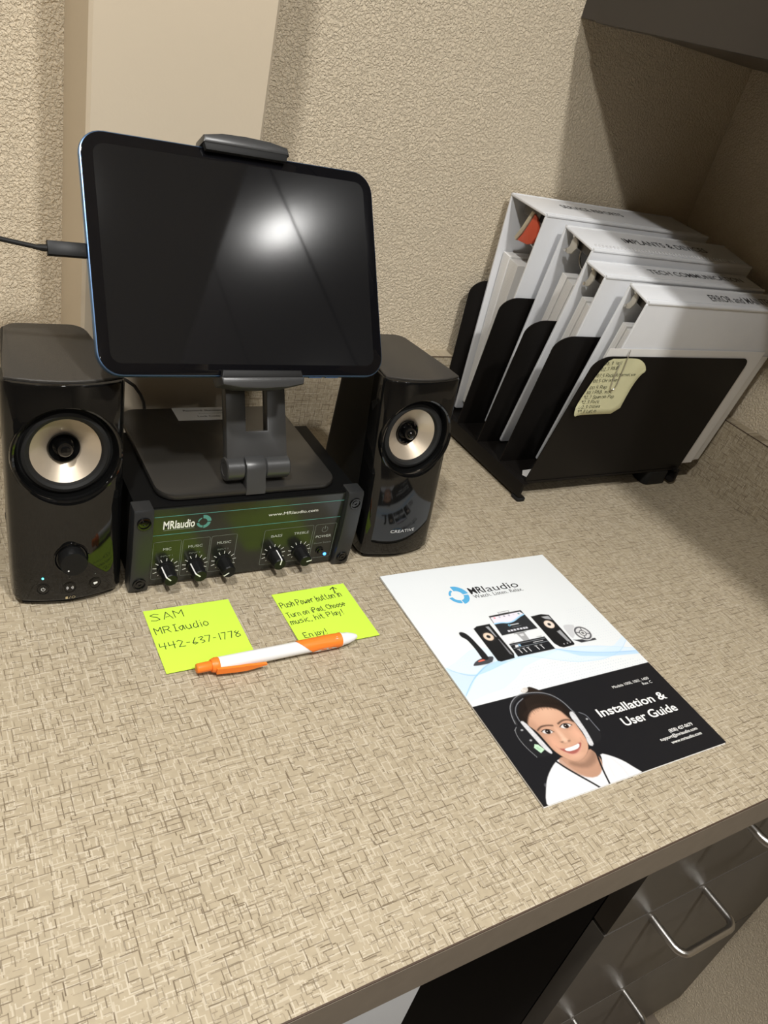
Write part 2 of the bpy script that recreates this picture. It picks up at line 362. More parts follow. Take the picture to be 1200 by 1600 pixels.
# ------------------------------------------------------------------ speakers
M_CONE = mat('champagne_cone', (.52, .44, .34), .34, metal=.5, spec=.5)
M_TOPSKIN = mat('speaker_top_skin', (.040, .036, .031), .42, spec=.4, bump=.25, bscale=1500)
M_CYAN = mat('cyan_led', (.1, .9, .9), .3, emit=(.12, .95, .95), estr=3.0)
M_GOLD_PRINT = mat('gold_print', (.45, .36, .20), .5)
def yface(z): return -.1115 + .030 * z / .19
def speaker(cx, label, main):
    t = thing('desktop_speaker', (cx, -.04, 0), label, 'speaker')
    def section(z, ins=0.0, front=0.0):
        hw = .0428 + .0014 * z / .19 - ins; yf = yface(z) + front; r = .006; pts = []
        for k in range(15):
            x = -hw + r + (2 * hw - 2 * r) * k / 14; pts.append((x, yf - .0085 * (1 - (x / hw) ** 2) + ins))
        pts = [(-hw, yf + .022), (-hw, yf + r), (-hw + r * .3, yf + r * .3)] + pts + [(hw - r * .3, yf + r * .3), (hw, yf + r), (hw, yf + .022)]
        return [(cx + a, b, z) for a, b in pts]
    zs = [(.006, .003), (.0065, .001), (.009, 0), (.04, 0), (.08, 0), (.12, 0), (.16, 0), (.188, 0), (.1895, .0006), (.190, .002)]
    baf = MB().loft([section(z, i) for z, i in zs]).build('front_baffle', M_BLACKGLOSS, t)
    # driver opening
    cz = .1315; lean = math.atan2(.030, .19)
    nrm = Vector((0, -math.cos(lean), math.sin(lean))); upv = Vector((0, math.sin(lean), math.cos(lean)))
    D = frame((cx, yface(cz), cz), (1, 0, 0), upv, nrm)
    cut = MB().lathe([(.0405, -.0185), (.0405, .03)], 64, D, caps=True).build('cutter', M_BLACKGLOSS)
    boolean_cut(baf, cut)
    MB().lathe([(.0412, -.004), (.0418, .002), (.0412, .0042), (.0400, .0046), (.0385, .0036), (.0372, .0005), (.0362, -.0040), (.0350, -.0065)], 64, D).build('driver_ring', M_BLACKGLOSS, t)
    MB().lathe([(.0375, -.0065), (.0345, -.0050), (.0330, -.0022), (.0305, -.0012), (.0282, -.0024), (.0265, -.0060), (.0258, -.0070)], 64, D).build('surround', M_RUBBER, t)
    MB().lathe([(.0268, -.0055), (.0258, -.0062), (.0200, -.0100), (.0140, -.0145), (.0115, -.0165)], 64, D).build('cone', M_CONE, t)
    MB().lathe([(.0125, -.0142), (.0118, -.0128), (.0100, -.0145), (.0080, -.0170), (.0002, -.0180)], 48, D).build('voice_coil_ring', M_BLACKGLOSS, t)
    MB().lathe([(.0058, -.0175), (.0062, -.010), (.0055, -.0065), (.0035, -.0042), (.0002, -.0034)], 32, D).build('phase_plug', M_BLACKGLOSS, t)
    # cabinet body and top
    def bsec(z, ins=0.0):
        yf = yface(z) + .0215; yb = .0235 - ins; h0 = .0415 - ins; h1 = .0340 - ins; r = .012
        pts = [(-h0, yf + ins), (h0, yf + ins)]
        for k in range(6):
            a = PI / 2 * k / 5; pts.append((h1 - r + r * math.cos(a), yb - r + r * math.sin(a)))
        for k in range(6):
            a = PI / 2 + PI / 2 * k / 5; pts.append((-h1 + r + r * math.cos(a), yb - r + r * math.sin(a)))
        return [(cx + a, b, z) for a, b in pts]
    MB().loft([bsec(.004), bsec(.10), bsec(.1885), bsec(.1895, .001)]).build('cabinet', M_BLACKSATIN, t)
    def tsec(z, ins):
        yf = yface(.19); hw = .0430 - ins; pts = []
        for k in range(15):
            x = -hw + 2 * hw * k / 14; pts.append((x, yf - .0085 * (1 - (x / hw) ** 2) + .003 + ins))
        yb = .0215 - ins; h1 = .0325 - ins; r = .012
        pts.append((hw - .001, -.060))
        for k in range(6):
            a = PI / 2 * k / 5; pts.append((h1 - r + r * math.cos(a), yb - r + r * math.sin(a)))
        for k in range(6):
            a = PI / 2 + PI / 2 * k / 5; pts.append((-h1 + r + r * math.cos(a), yb - r + r * math.sin(a)))
        pts.append((-hw + .001, -.060))
        return [(cx + a, b, z) for a, b in pts]
    MB().loft([tsec(.1885, .0008), tsec(.1912, .0008), tsec(.1918, .0016)]).build('top_panel', M_TOPSKIN, t)
    b0 = yface(0)
    MB().prism([(cx - .036, b0 + .004), (cx, b0 - .002), (cx + .036, b0 + .004), (cx + .034, .016), (cx - .034, .016)], 0, .0065, .001).build('base_foot', M_RUBBER, t)
    def F(x, z, lift=0.0):    # frame on the bowed face at height z
        h = .0428 + .0014 * z / .19; y = yface(z) - .0085 * (1 - (x / h) ** 2)
        sl = 2 * .0085 * x / h ** 2; nx = Vector((1, sl, 0)).normalized(); up = upv; nn = nx.cross(up).normalized()
        up = nn.cross(nx)
        return frame(Vector((cx + x, y, z)) + nn * lift, nx, up, nn)
    if main:
        K = F(0.0005, .0455)
        MB().lathe([(.0136, -.002), (.0140, .0002), (.0130, .0006), (.0112, -.001)], 40, K).build('knob_recess', M_BLACKGLOSS, t)
        kb = MB().lathe([(.0108, -.001), (.0106, .0095), (.0100, .0110), (.0001, .0112)], 40, K).build('volume_knob', M_BLACKSATIN, t)
        MB().lathe([(.0001, .0114), (.0007, .0114)], 10, K @ Matrix.Translation((-.0045, -.005, 0))).flat('pointer_dot', M_WHITE_PRINT, kb)
        for x, tx in ((-.0215, 'power'), (-.0012, 'mode'), (.0192, 'chat')):
            Q = F(x, .0185); b = MB().lathe([(.0052, -.001), (.0052, .0003), (.0047, .0003), (.0045, -.0004), (.0042, .0003), (.0001, .0004)], 32, Q).build('button', M_BLACKGLOSS, t)
            Q = F(x, .0185, .0007); mk = MB()
            if tx == 'power':
                mk.ribbon([(.0014 * math.sin(a), .0014 * math.cos(a)) for a in [.7 + (2*PI - 1.4) * k / 14 for k in range(15)]], .00035, 0, Q); mk.ribbon([(0, .0003), (0, .0018)], .00035, 0, Q)
            elif tx == 'mode':
                for s in (-1, 1):
                    for r in (.0008, .0015, .0022): mk.ribbon([(s * (.0004 + r * math.cos(a)), r * math.sin(a)) for a in (-.7, -.35, 0, .35, .7)], .0003, 0, Q)
            else:
                mk.poly([(-.0016, -.0002), (-.0008, -.0004), (-.0012, -.0014), (.0002, -.0006), (.0017, -.0004), (.0017, .0012), (-.0016, .0012)], 0, Q)
            mk.flat('symbol', M_WHITE_PRINT, b)
        Q = F(-.0215, .0285, .0004); MB().lathe([(.0001, .0003), (.0009, .0001)], 12, Q).build('status_light', M_CYAN, t)
        for x in (-.0012, .0192): MB().lathe([(.0001, .0002), (.0004, .0001)], 8, F(x, .0275, .0003)).build('indicator_dot', M_GREY_PRINT, t)
        Q = F(-.0012, .0090, .0004); mk = MB()
        mk.prism(rrect(-.0036, -.0018, -.0010, .0012, .0003, 2), 0, .00002, 0, Q); mk.ribbon([(-.0009, -.001), (.0003, .0013)], .0003, 0, Q)
        mk.ribbon([(.0026 + .0013 * math.cos(a), .0001 + .001 * math.sin(a)) for a in [2*PI*k/12 for k in range(13)]], .0003, 0, Q)
        mk.flat('mode_print', M_GOLD_PRINT, t)
    else:
        # brand lettering follows the bowed face
        o = put_text('CREATIVE', Matrix.Identity(4), -.0145, .0145, 0, .0032, mat('silver_print', (.55, .55, .55), .4), t)
        for v in o.data.vertices:
            P = F(v.co.x, .0320 + v.co.y, .0004); v.co = P.translation
    return t
speaker(-.0955, 'gloss black desktop speaker with a volume knob and cyan light', 'speaker' and True)
speaker(.2288, 'gloss black desktop speaker without a knob, beside the binder rack', False)

# ------------------------------------------------------------------ amplifier
am = thing('amplifier', (.061, -.05, 0), 'black desktop audio amplifier with five knobs between the speakers', 'amplifier')
M_AMP = mat('amplifier_shell', (.004, .004, .004), .5, spec=.08)
M_PANEL = mat('amplifier_panel', (.014, .0150, .0125), .20, spec=.55)
M_BRK = mat('amplifier_bracket', (.020, .021, .022), .36, spec=.4)
M_BLUE = mat('blue_led', (.05, .3, 1), .3, emit=(.06, .32, 1.0), estr=4.0)
MB().box(-.0445, .1665, -.1085, .0175, .004, .0865, .0015).build('chassis', M_AMP, am)
MB().box(-.0305, .1525, -.1102, -.1082, .0035, .0845).build('front_panel', M_PANEL, am)
AP = frame((0, -.11035, 0), (1, 0, 0), (0, 0, 1), (0, -1, 0))      # local x, z of the panel
for x0, x1 in ((-.0478, -.0310), (.1530, .1698)):
    # side bracket: bulging profile (y,z) swept in x
    prof = [(-.100, .0), (-.1135, .0), (-.1155, .003), (-.1170, .02), (-.1180, .044), (-.1170, .068), (-.1155, .0855), (-.1140, .0880), (-.100, .0880)]
    Mx = frame((x0, 0, 0), (0, 1, 0), (0, 0, 1), (1, 0, 0))
    bk = MB().prism(prof, 0, x1 - x0, .0012, Mx).build('bracket', M_BRK, am)
    for z in (.0112, .0762):
        Q = frame(((x0 + x1) / 2, -.1166, z), (1, 0, 0), (0, 0, 1), (0, -1, 0))
        MB().lathe([(.0060, -.0004), (.0057, .0014), (.0047, .0014), (.0042, .0003), (.0030, .0003), (.0030, .0010), (.0014, .0010), (.0012, .0003), (.0001, .0003)], 28, Q).build('bolt', M_BLACKGLOSS, bk)
def outline(mb, x0, x1, y0, y1, r, wd):
    p = rrect(x0, x1, y0, y1, r, 3); mb.ribbon(p + [p[0]], wd, 0, AP)
for z in (.0768, .0575): MB().ribbon([(-.029, z), (.1522, z)], .0006, 0, AP).flat('panel_line', M_TEAL_PRINT, am)
for a, b in ((-.0280, -.0036), (-.0020, .0226), (.0240, .0480), (.0750, .1256), (.1278, .1505)):
    mk = MB(); outline(mk, a, b, .0093, .0502, .0015, .00032); mk.flat('control_outline', M_GREY_PRINT, am)
put_text('MRIaudio', AP, -.0210, .0066, .0636, .0082, M_WHITE_PRINT, am, bold=.022)
mk = MB()
def logo_ring(mb, cx, cy, R, M):
    def arc(a0, a1, r0, r1, n=10):
        a = [math.radians(a0 + (a1 - a0) * k / n) for k in range(n + 1)]
        for p, q in zip(a[:-1], a[1:]):
            mb.add([(cx + r0*math.cos(p), cy + r0*math.sin(p), 0), (cx + r0*math.cos(q), cy + r0*math.sin(q), 0), (cx + r1*math.cos(q), cy + r1*math.sin(q), 0), (cx + r1*math.cos(p), cy + r1*math.sin(p), 0)], [(0, 3, 2, 1)], M)
    arc(4, 95, R * .55, R * 1.08); arc(-85, -4, R * .55, R * 1.0); arc(-172, -92, R * .55, R * .88); arc(110, 172, R * .55, R * .74)
logo_ring(mk, .0140, .0675, .0068, AP); mk.flat('logo_ring', M_TEAL_PRINT, am)
mk = MB(); mk.ribbon([(-.0205, .0622), (.0062, .0622)], .0005, 0, AP); mk.flat('tagline_print', M_GREY_PRINT, am)
put_text('www.MRIaudio.com', AP, .0755, .1262, .0664, .0033, M_WHITE_PRINT, am)
for s, xa, xb, z, h in (('MIC', -.0192, -.0120, .0403, .0028), ('MUSIC', .0032, .0161, .0403, .0028), ('MUSIC', .0297, .0428, .0406, .0028), ('BASS', .0823, .0936, .0410, .0028), ('TREBLE', .1057, .1212, .0412, .0028), ('POWER', .1303, .1470, .0340, .0030)):
    put_text(s, AP, xa, xb, z, h, M_LABEL_PRINT, am)
for s, xa, xb, z in (('INPUT 1', -.0208, -.0103, .0333), ('INPUT 2', .0046, .0148, .0333), ('INPUT 3', .0310, .0412, .0335), ('Power Switch', .1300, .1482, .0268)):
    put_text(s, AP, xa, xb, z, .0017, M_GREY_PRINT, am)
mk = MB(); Q = AP @ Matrix.Translation((.1384, .0438, 0))
mk.ribbon([(.0031 * math.sin(a), .0031 * math.cos(a)) for a in [.6 + (2*PI - 1.2) * k / 18 for k in range(19)]], .00055, 0, Q); mk.ribbon([(0, .0004), (0, .0040)], .00055, 0, Q); mk.flat('power_symbol', M_GREY_PRINT, am)
Q = AP @ Matrix.Translation((.1378, .0180, 0))
MB().lathe([(.0042, -.0002), (.0042, .0012), (.0033, .0014), (.0030, .0006), (.0027, .0030), (.0001, .0034)], 28, Q).build('power_button', M_BLACKGLOSS, am)
MB().lathe([(.0017, .0002), (.0012, .0012), (.0001, .0015)], 16, AP @ Matrix.Translation((.1443, .0128, 0))).build('power_light', M_BLUE, am)
for kx, kz, ang in ((-.0150, .0195, 135), (.0114, .0197, 140), (.0382, .0200, 213), (.0880, .0205, 82), (.1150, .0205, 12)):
    K = AP @ Matrix.Translation((kx, kz, 0)); n = 40
    rings = []
    for r, z in ((.0078, .0003), (.0078, .0022), (.0068, .0026), (.0062, .0162), (.0056, .0170)):
        rings.append([((r - (.00028 if (i % 4 == 0 and .0024 < z < .0165) else 0)) * math.cos(2*PI*i/n), (r - (.00028 if (i % 4 == 0 and .0024 < z < .0165) else 0)) * math.sin(2*PI*i/n), z) for i in range(n)])
    kb = MB().loft(rings, True, K).build('knob', M_BLACKSATIN, am, ang=25)
    a = math.radians(ang); R2 = K @ Matrix.Rotation(a, 4, 'Z'); wd = .0006
    MB().add([(.0070, -wd, .0027), (.0070, wd, .0027), (.00645, wd, .0163), (.00645, -wd, .0163), (.0057, wd, .0174), (.0057, -wd, .0174), (.0004, wd, .0174), (.0004, -wd, .0174)], [(0, 3, 2, 1), (3, 5, 4, 2), (5, 7, 6, 4)], R2).flat('pointer', M_WHITE_PRINT, kb)
    mk = MB()
    for i in range(11):
        th = math.radians(225 - 27 * i); r0, r1 = (.0088, .0118) if i not in (0, 10) else (.0088, .0098)
        mk.ribbon([(kx + r0 * math.cos(th), kz + r0 * math.sin(th)), (kx + r1 * math.cos(th), kz + r1 * math.sin(th))], .0006, 0, AP)
    mk.flat('scale_marks', M_WHITE_PRINT, am)

# ------------------------------------------------------------------ tablet and its stand
TQ = (-.5809, .0066, .0163, .0478, -.0483, .2759)
ax = Vector(TQ[:3]); TR = Matrix.Rotation(ax.length, 4, ax.normalized())
TM = Matrix.Translation(Vector(TQ[3:])) @ TR        # local x right, y into the screen, z up along the screen
TF = TM @ frame((0, 0, 0), (1, 0, 0), (0, 0, 1), (0, -1, 0))   # local x right, y up, z towards the viewer
M_ALU = mat('blue_aluminium', (.14, .24, .42), .3, metal=.9)
M_GLASS = mat('tablet_glass', (.004, .004, .005), .035, spec=.5)
M_SCREEN = mat('tablet_display', (.0075, .0075, .008), .045, spec=.5)
tb = thing('tablet', TM @ Vector((0, 0, -.09)), 'blue-edged tablet with a dark screen held in the clamp stand', 'tablet')
TW, TH = .2486, .1795
def rr(d, r, n=8): return rrect(-TW/2 + d, TW/2 - d, -TH/2 + d, TH/2 - d, r, n)
MB().prism(rr(0, .0185), -.0070, -.0004, .0018, TF).build('body', M_ALU, tb)
MB().prism(rr(.0013, .0172), -.0010, .0000, .0004, TF).build('front_glass', M_GLASS, tb)
MB().poly(rr(.0098, .0085), .00012, TF).build('display', M_SCREEN, tb)
mk = MB()
for x0 in (.050, .066): mk.box(x0, x0 + .012, -TH/2 - .0006, -TH/2 + .001, -.0045, -.0025, 0, TF)
mk.build('side_button', M_ALU, tb)
st = thing('tablet_stand', (.06, -.03, .0865), 'dark grey metal clamp stand on top of the amplifier, holding the tablet', 'stand')
M_STAND = mat('stand_metal', (.034, .032, .029), .32, metal=.3, spec=.5)
M_STAND2 = mat('stand_arm_metal', (.058, .058, .058), .34, metal=.3, spec=.5)
MB().prism(rrect(-.0245, .1460, -.1040, .0500, .018, 6), .0872, .0938, .0018).build('base_plate', M_STAND, st)
# hinge tab wrapping from the plate edge over the barrel
BC = Vector((0, -.0880, .1065)); BR = .0108
tabp = [(-.1050, .0885), (-.1046, .0950), (-.1012, .1020)] + [(BC.y + (BR + .0014) * math.cos(a), BC.z + (BR + .0014) * math.sin(a)) for a in (PI * .9, PI * .78, PI * .65, PI * .5, PI * .35)] + [(BC.y + BR * .6, .0940), (-.0990, .0938), (-.0990, .0885)]
Mx = frame((.0525, 0, 0), (0, 1, 0), (0, 0, 1), (1, 0, 0))
MB().prism(tabp, 0, .0185, .0006, Mx).build('hinge_tab', M_STAND2, st)
# arm: slotted plate leaning back
A0 = Vector((0, -.0880, .1065)); A1 = Vector((0, -.0300, .2250))
au = (A1 - A0).normalized(); an = Vector((0, -au.z, au.y))
AM = frame((.0655, A0.y, A0.z), (1, 0, 0), au, an)
AL = (A1 - A0).length
arm = MB().prism([(-.0290, -.002), (.0290, -.002), (.0270, AL), (.0100, AL), (.0100, .0330), (-.0100, .0330), (-.0100, AL), (-.0270, AL)], -.0055, .0055, .0013, AM)
arm.build('arm', M_STAND2, st)
for xa, xb in ((-.0300, -.0135), (.0065, .0300)):
    Q = frame((.0655 + xa, BC.y, BC.z), (0, 1, 0), (0, 0, 1), (1, 0, 0))
    L = xb - xa
    MB().lathe([(.0001, .0006), (.0060, .0006), (.0064, -.0000), (BR - .0012, 0), (BR, .001), (BR, L - .001), (BR - .001, L), (.0001, L)], 36, Q).build('hinge_barrel', M_STAND2, st)
# clamp behind the tablet with lips above and below
MB().box(.020 - .0478, .086 - .0478, -.070, .085, -.0145, -.0076, .002, TF).build('clamp_back', M_BLACKSATIN, st)
MB().prism([(-.0245, -.0135), (.0335, -.0135), (.0335, -.0265), (-.0245, -.0265)], -.035, .020, .002, TF @ frame((.0, 0, 0), (1, 0, 0), (0, 0, 1), (0, 1, 0))).build('swivel_block', M_BLACKSATIN, st)
def clip(y0, sgn, name):
    yb = sgn * y0
    prof = [(-.0368, 0), (.0372, 0), (.0360, .0062), (.0200, .0090), (0, .0098), (-.0200, .0092), (-.0352, .0064)]
    Mc = TF @ Matrix.Translation((.0045, yb, 0)) @ Matrix.Diagonal((1, sgn, 1, 1))
    MB().prism(prof, -.0150, .0068, .0020, Mc).build(name, M_STAND2, st)
    MB().prism([(-.0345, -.0052), (.0345, -.0052), (.0360, .001), (-.0360, .001)], .0006, .0062, .0012, Mc).build(name + '_pad', M_RUBBER, st)
clip(TH / 2 + .0006, 1, 'upper_clip'); clip(TH / 2 + .0006, -1, 'lower_clip')
M_SILVER = mat('silver_label', (.55, .56, .57), .35, spec=.5)
lb = MB().prism(rrect(.0285, .0985, .0225, .0485, .0006, 2), .0938, .0941).build('password_label', M_SILVER, st); lb['label'] = 'silver printed label'
LM = frame((0, 0, .09425), (1, 0, 0), (0, 1, 0), (0, 0, 1))
put_text('Password: Illuminated apples', LM, .0385, .0965, .0405, .0030, M_BLACK_PRINT, lb, bold=.01)
put_text('Password0001', LM, .0530, .0840, .0348, .0022, M_GREY_PRINT, lb)
put_text('Lock Code: 0000', LM, .0500, .0860, .0285, .0028, M_BLACK_PRINT, lb, bold=.01)

# charging cable on the tablet's left edge
cb = thing('charging_cable', TM @ Vector((-.15, .003, 0)), 'black charging cable with a long plug in the left edge of the tablet', 'cable')
PX = -TW / 2; py = .0015
MB().box(PX - .0270, PX - .0002, py - .0052, py + .0052, -.0062, -.0008 + .0004, .0012, TF).build('plug', M_BLACKSATIN, cb)
MB().tube([TF @ Vector((PX - .0270 + d, py, -.0033)) for d in (0, -.003, -.007)], [.0026, .0024, .0019], 10).build('strain_relief', M_RUBBER, cb)
p0 = TF @ Vector((PX - .033, py, -.0033))
cpts = []
for k in range(26):
    s = k / 25; cpts.append((p0.x - .34 * s, p0.y + .13 * s * s + .010 * s, p0.z + .014 * math.sin(min(1, s * 2.2) * PI / 2) - .20 * max(0, s - .25) ** 2))
MB().tube(cpts, .0018, 10).build('cord', M_RUBBER, cb)
tag(MB().tube([(-.060, .050, .126), (-.040, .0530, .1275), (-.026, .0550, .1260), (-.0159, .0550, .1220), (-.0076, .0550, .1158), (-.0015, .0550, .1067), (.0022, .0550, .0982), (.0038, .0555, .0900), (.0035, .0560, .0600), (-.008, .056, .018), (-.020, .055, .0022)], .0017, 10).build('speaker_cable', mat('grey_cable', (.06, .055, .05), .3)), 'thin dark cable curving down behind the speaker with the volume knob', 'cable')

# ------------------------------------------------------------------ sticky notes
M_LIME = mat('lime_note_paper', (.58, .84, .075), .75, spec=.15, noise=.02, nscale=20)
def note(cx, cy, th, label, lines, arrow=False):
    t = thing('sticky_note', (cx, cy, 0), label, 'sticky note')
    Mx = Matrix.Translation((cx, cy, 0)) @ Matrix.Rotation(th, 4, 'Z'); n = 14; h = .0381
    vs = []; fs = []
    for lay in (0, 1):
        for j in range(n + 1):
            for i in range(n + 1):
                x = -h + 2*h*i/n; y = -h + 2*h*j/n; v = 1 - j / n
                vs.append((x, y, .0004 + .0013 * v * v * (0.6 + .4 * math.sin(3 * i / n)) + (.00025 if lay else 0)))
    q = (n + 1) ** 2
    for j in range(n):
        for i in range(n):
            a = j * (n + 1) + i; fs.append((a + q, a + 1 + q, a + n + 2 + q, a + n + 1 + q)); fs.append((a, a + n + 1, a + n + 2, a + 1))
    for i in range(n):
        a = i; fs.append((a, a + 1, a + 1 + q, a + q)); a = n * (n + 1) + i; fs.append((a + 1, a, a + q, a + 1 + q))
        a = i * (n + 1); fs.append((a + n + 1, a, a + q, a + n + 1 + q)); a = i * (n + 1) + n; fs.append((a, a + n + 1, a + n + 1 + q, a + q))
    MB().add(vs, fs, Mx).build('paper', M_LIME, t)
    mk = MB()
    for s, p0, p1, hh in lines: handwrite(mk, s, (p0[0]/1000, p0[1]/1000), (p1[0]/1000, p1[1]/1000), hh/1000, .00068, 0.0)
    if arrow:
        for pts in ([(23.2, 26.0), (24.6, 34.5)], [(20.6, 32.2), (24.6, 34.8), (27.4, 31.8)]): mk.ribbon([(a/1000, b/1000) for a, b in pts], .0010)
    out = []
    for x, y, z in mk.v:
        v = min(1, max(0, 1 - (y + h) / (2*h))); i = (x + h) / (2*h)
        out.append((x, y, .0004 + .0013 * v * v * (.6 + .4 * math.sin(3 * i)) + .00025 + .00018))
    m2 = MB(); m2.add(out, mk.f, Mx); m2.flat('handwriting', M_INK, t)
note(-.0040, -.1790, -.0125, 'lime sticky note with a name and phone number under the clip end of the pen',
     [('SAM', (-33.7, 23.6), (-6.0, 24.6), 9.0), ('MRIaudio', (-34.5, 7.2), (11.3, 8.9), 8.0), ('442-637-1778', (-35.0, -11.5), (33.5, -11.2), 8.0)])
note(.1140, -.1826, .0067, 'lime sticky note with an arrow and instructions under the writing end of the pen',
     [('Push Power button in', (-35.8, 18.0), (28.0, 20.5), 7.5), ('Turn on iPad, Choose', (-35.0, 4.2), (25.5, 7.4), 6.5), ('music, hit Play!', (-35.5, -4.8), (18.0, -3.2), 6.5), ('Enjoy!', (-31.0, -24.0), (-9.0, -23.6), 6.5)], True)

# ------------------------------------------------------------------ pen
PA, PB = Vector((-.0215, -.2235, .0082)), Vector((.1255, -.2225, .0082))
pd = (PB - PA).normalized(); PLN = (PB - PA).length
PM = frame(PA, pd, Vector((0, 0, 1)).cross(pd), (0, 0, 1))     # local x along the pen
pm = lambda: PM @ frame((0, 0, 0), (0, 1, 0), (0, 0, 1), (1, 0, 0))   # lathe axis along pen
pn = thing('ballpoint_pen', PA, 'white and orange click pen lying across both lime notes', 'pen')
M_PENW = mat('pen_white', (.86, .86, .87), .25, spec=.5, coat=.3)
M_PENO = mat('pen_orange', (.90, .22, .025), .4, spec=.4)
def prf(a, b, r, n=24): return MB().lathe([(rr_, x) for x, rr_ in r], n, pm())
prf(0, 0, [(.0001, .0001), (.0002, .0034), (.0010, .0040), (.0130, .0042), (.0140, .0036)]).build('plunger', M_PENO, pn)
prf(0, 0, [(.0120, .0001), (.0122, .0052), (.0150, .0062), (.0175, .0062), (.0185, .0060)]).build('clip_collar', M_PENO, pn)
prf(0, 0, [(.0170, .0054), (.0185, .0060), (.0400, .0060), (.0700, .0058), (.0930, .0058), (.1200, .0061), (.1310, .0062), (.1314, .0056)]).build('barrel', M_PENW, pn)
# grip: orange sleeve with slanted rear edge and side cut-out
n = 40; rings = []
for k in range(9):
    s = k / 8; ring = []
    for i in range(n):
        a = 2 * PI * i / n; x0 = .0950 - .0065 * math.sin(a) - .004 * math.cos(a); x1 = .1300
        x = x0 + (x1 - x0) * s; r = .00635 + .00022 * math.sin(x * 2600) * (1 if .105 < x < .128 else 0)
        ring.append((x, r * math.cos(a), r * math.sin(a)))
    rings.append(ring)
MB().loft(rings, False, PM).build('grip', M_PENO, pn, ang=60)
MB().add([(x, -.00660 * math.cos(b), .00660 * math.sin(b)) for x, b0, b1 in [(.1010 + .024 * k / 12, -.35 - .38 * math.sin(PI * k / 12), -.35 + .38 * math.sin(PI * k / 12)) for k in range(13)] for b in (b0, b1)], [(2*k, 2*k+1, 2*k+3, 2*k+2) for k in range(12)], PM).build('grip_window', M_PENW, pn)
prf(0, 0, [(.1300, .0058), (.1310, .0056), (.1370, .0052), (.1430, .0036), (.1460, .0022), (PLN - .0003, .0016), (PLN, .0001)]).build('tip_cone', M_PENW, pn)
clp = MB(); n = 14
for k in range(n):
    pass
rings = []
for k in range(15):
    s = k / 14; x = .0150 + .0420 * s; off = -.0068 - .0040 * math.sin(PI * min(1, s * 1.2)) * .6; hw = .0028 * (1 - .75 * max(0, s - .6) / .4); th_ = .0012
    yb = -.0062 - .0030 * math.sin(PI * min(.75, s) / 1.5)
    rings.append([(x, yb - th_, -.0005 - hw), (x, yb + th_, -.0005 - hw), (x, yb + th_, -.0005 + hw), (x, yb - th_, -.0005 + hw)])
MB().loft(rings, True, PM).build('clip', M_PENO, pn, ang=50)
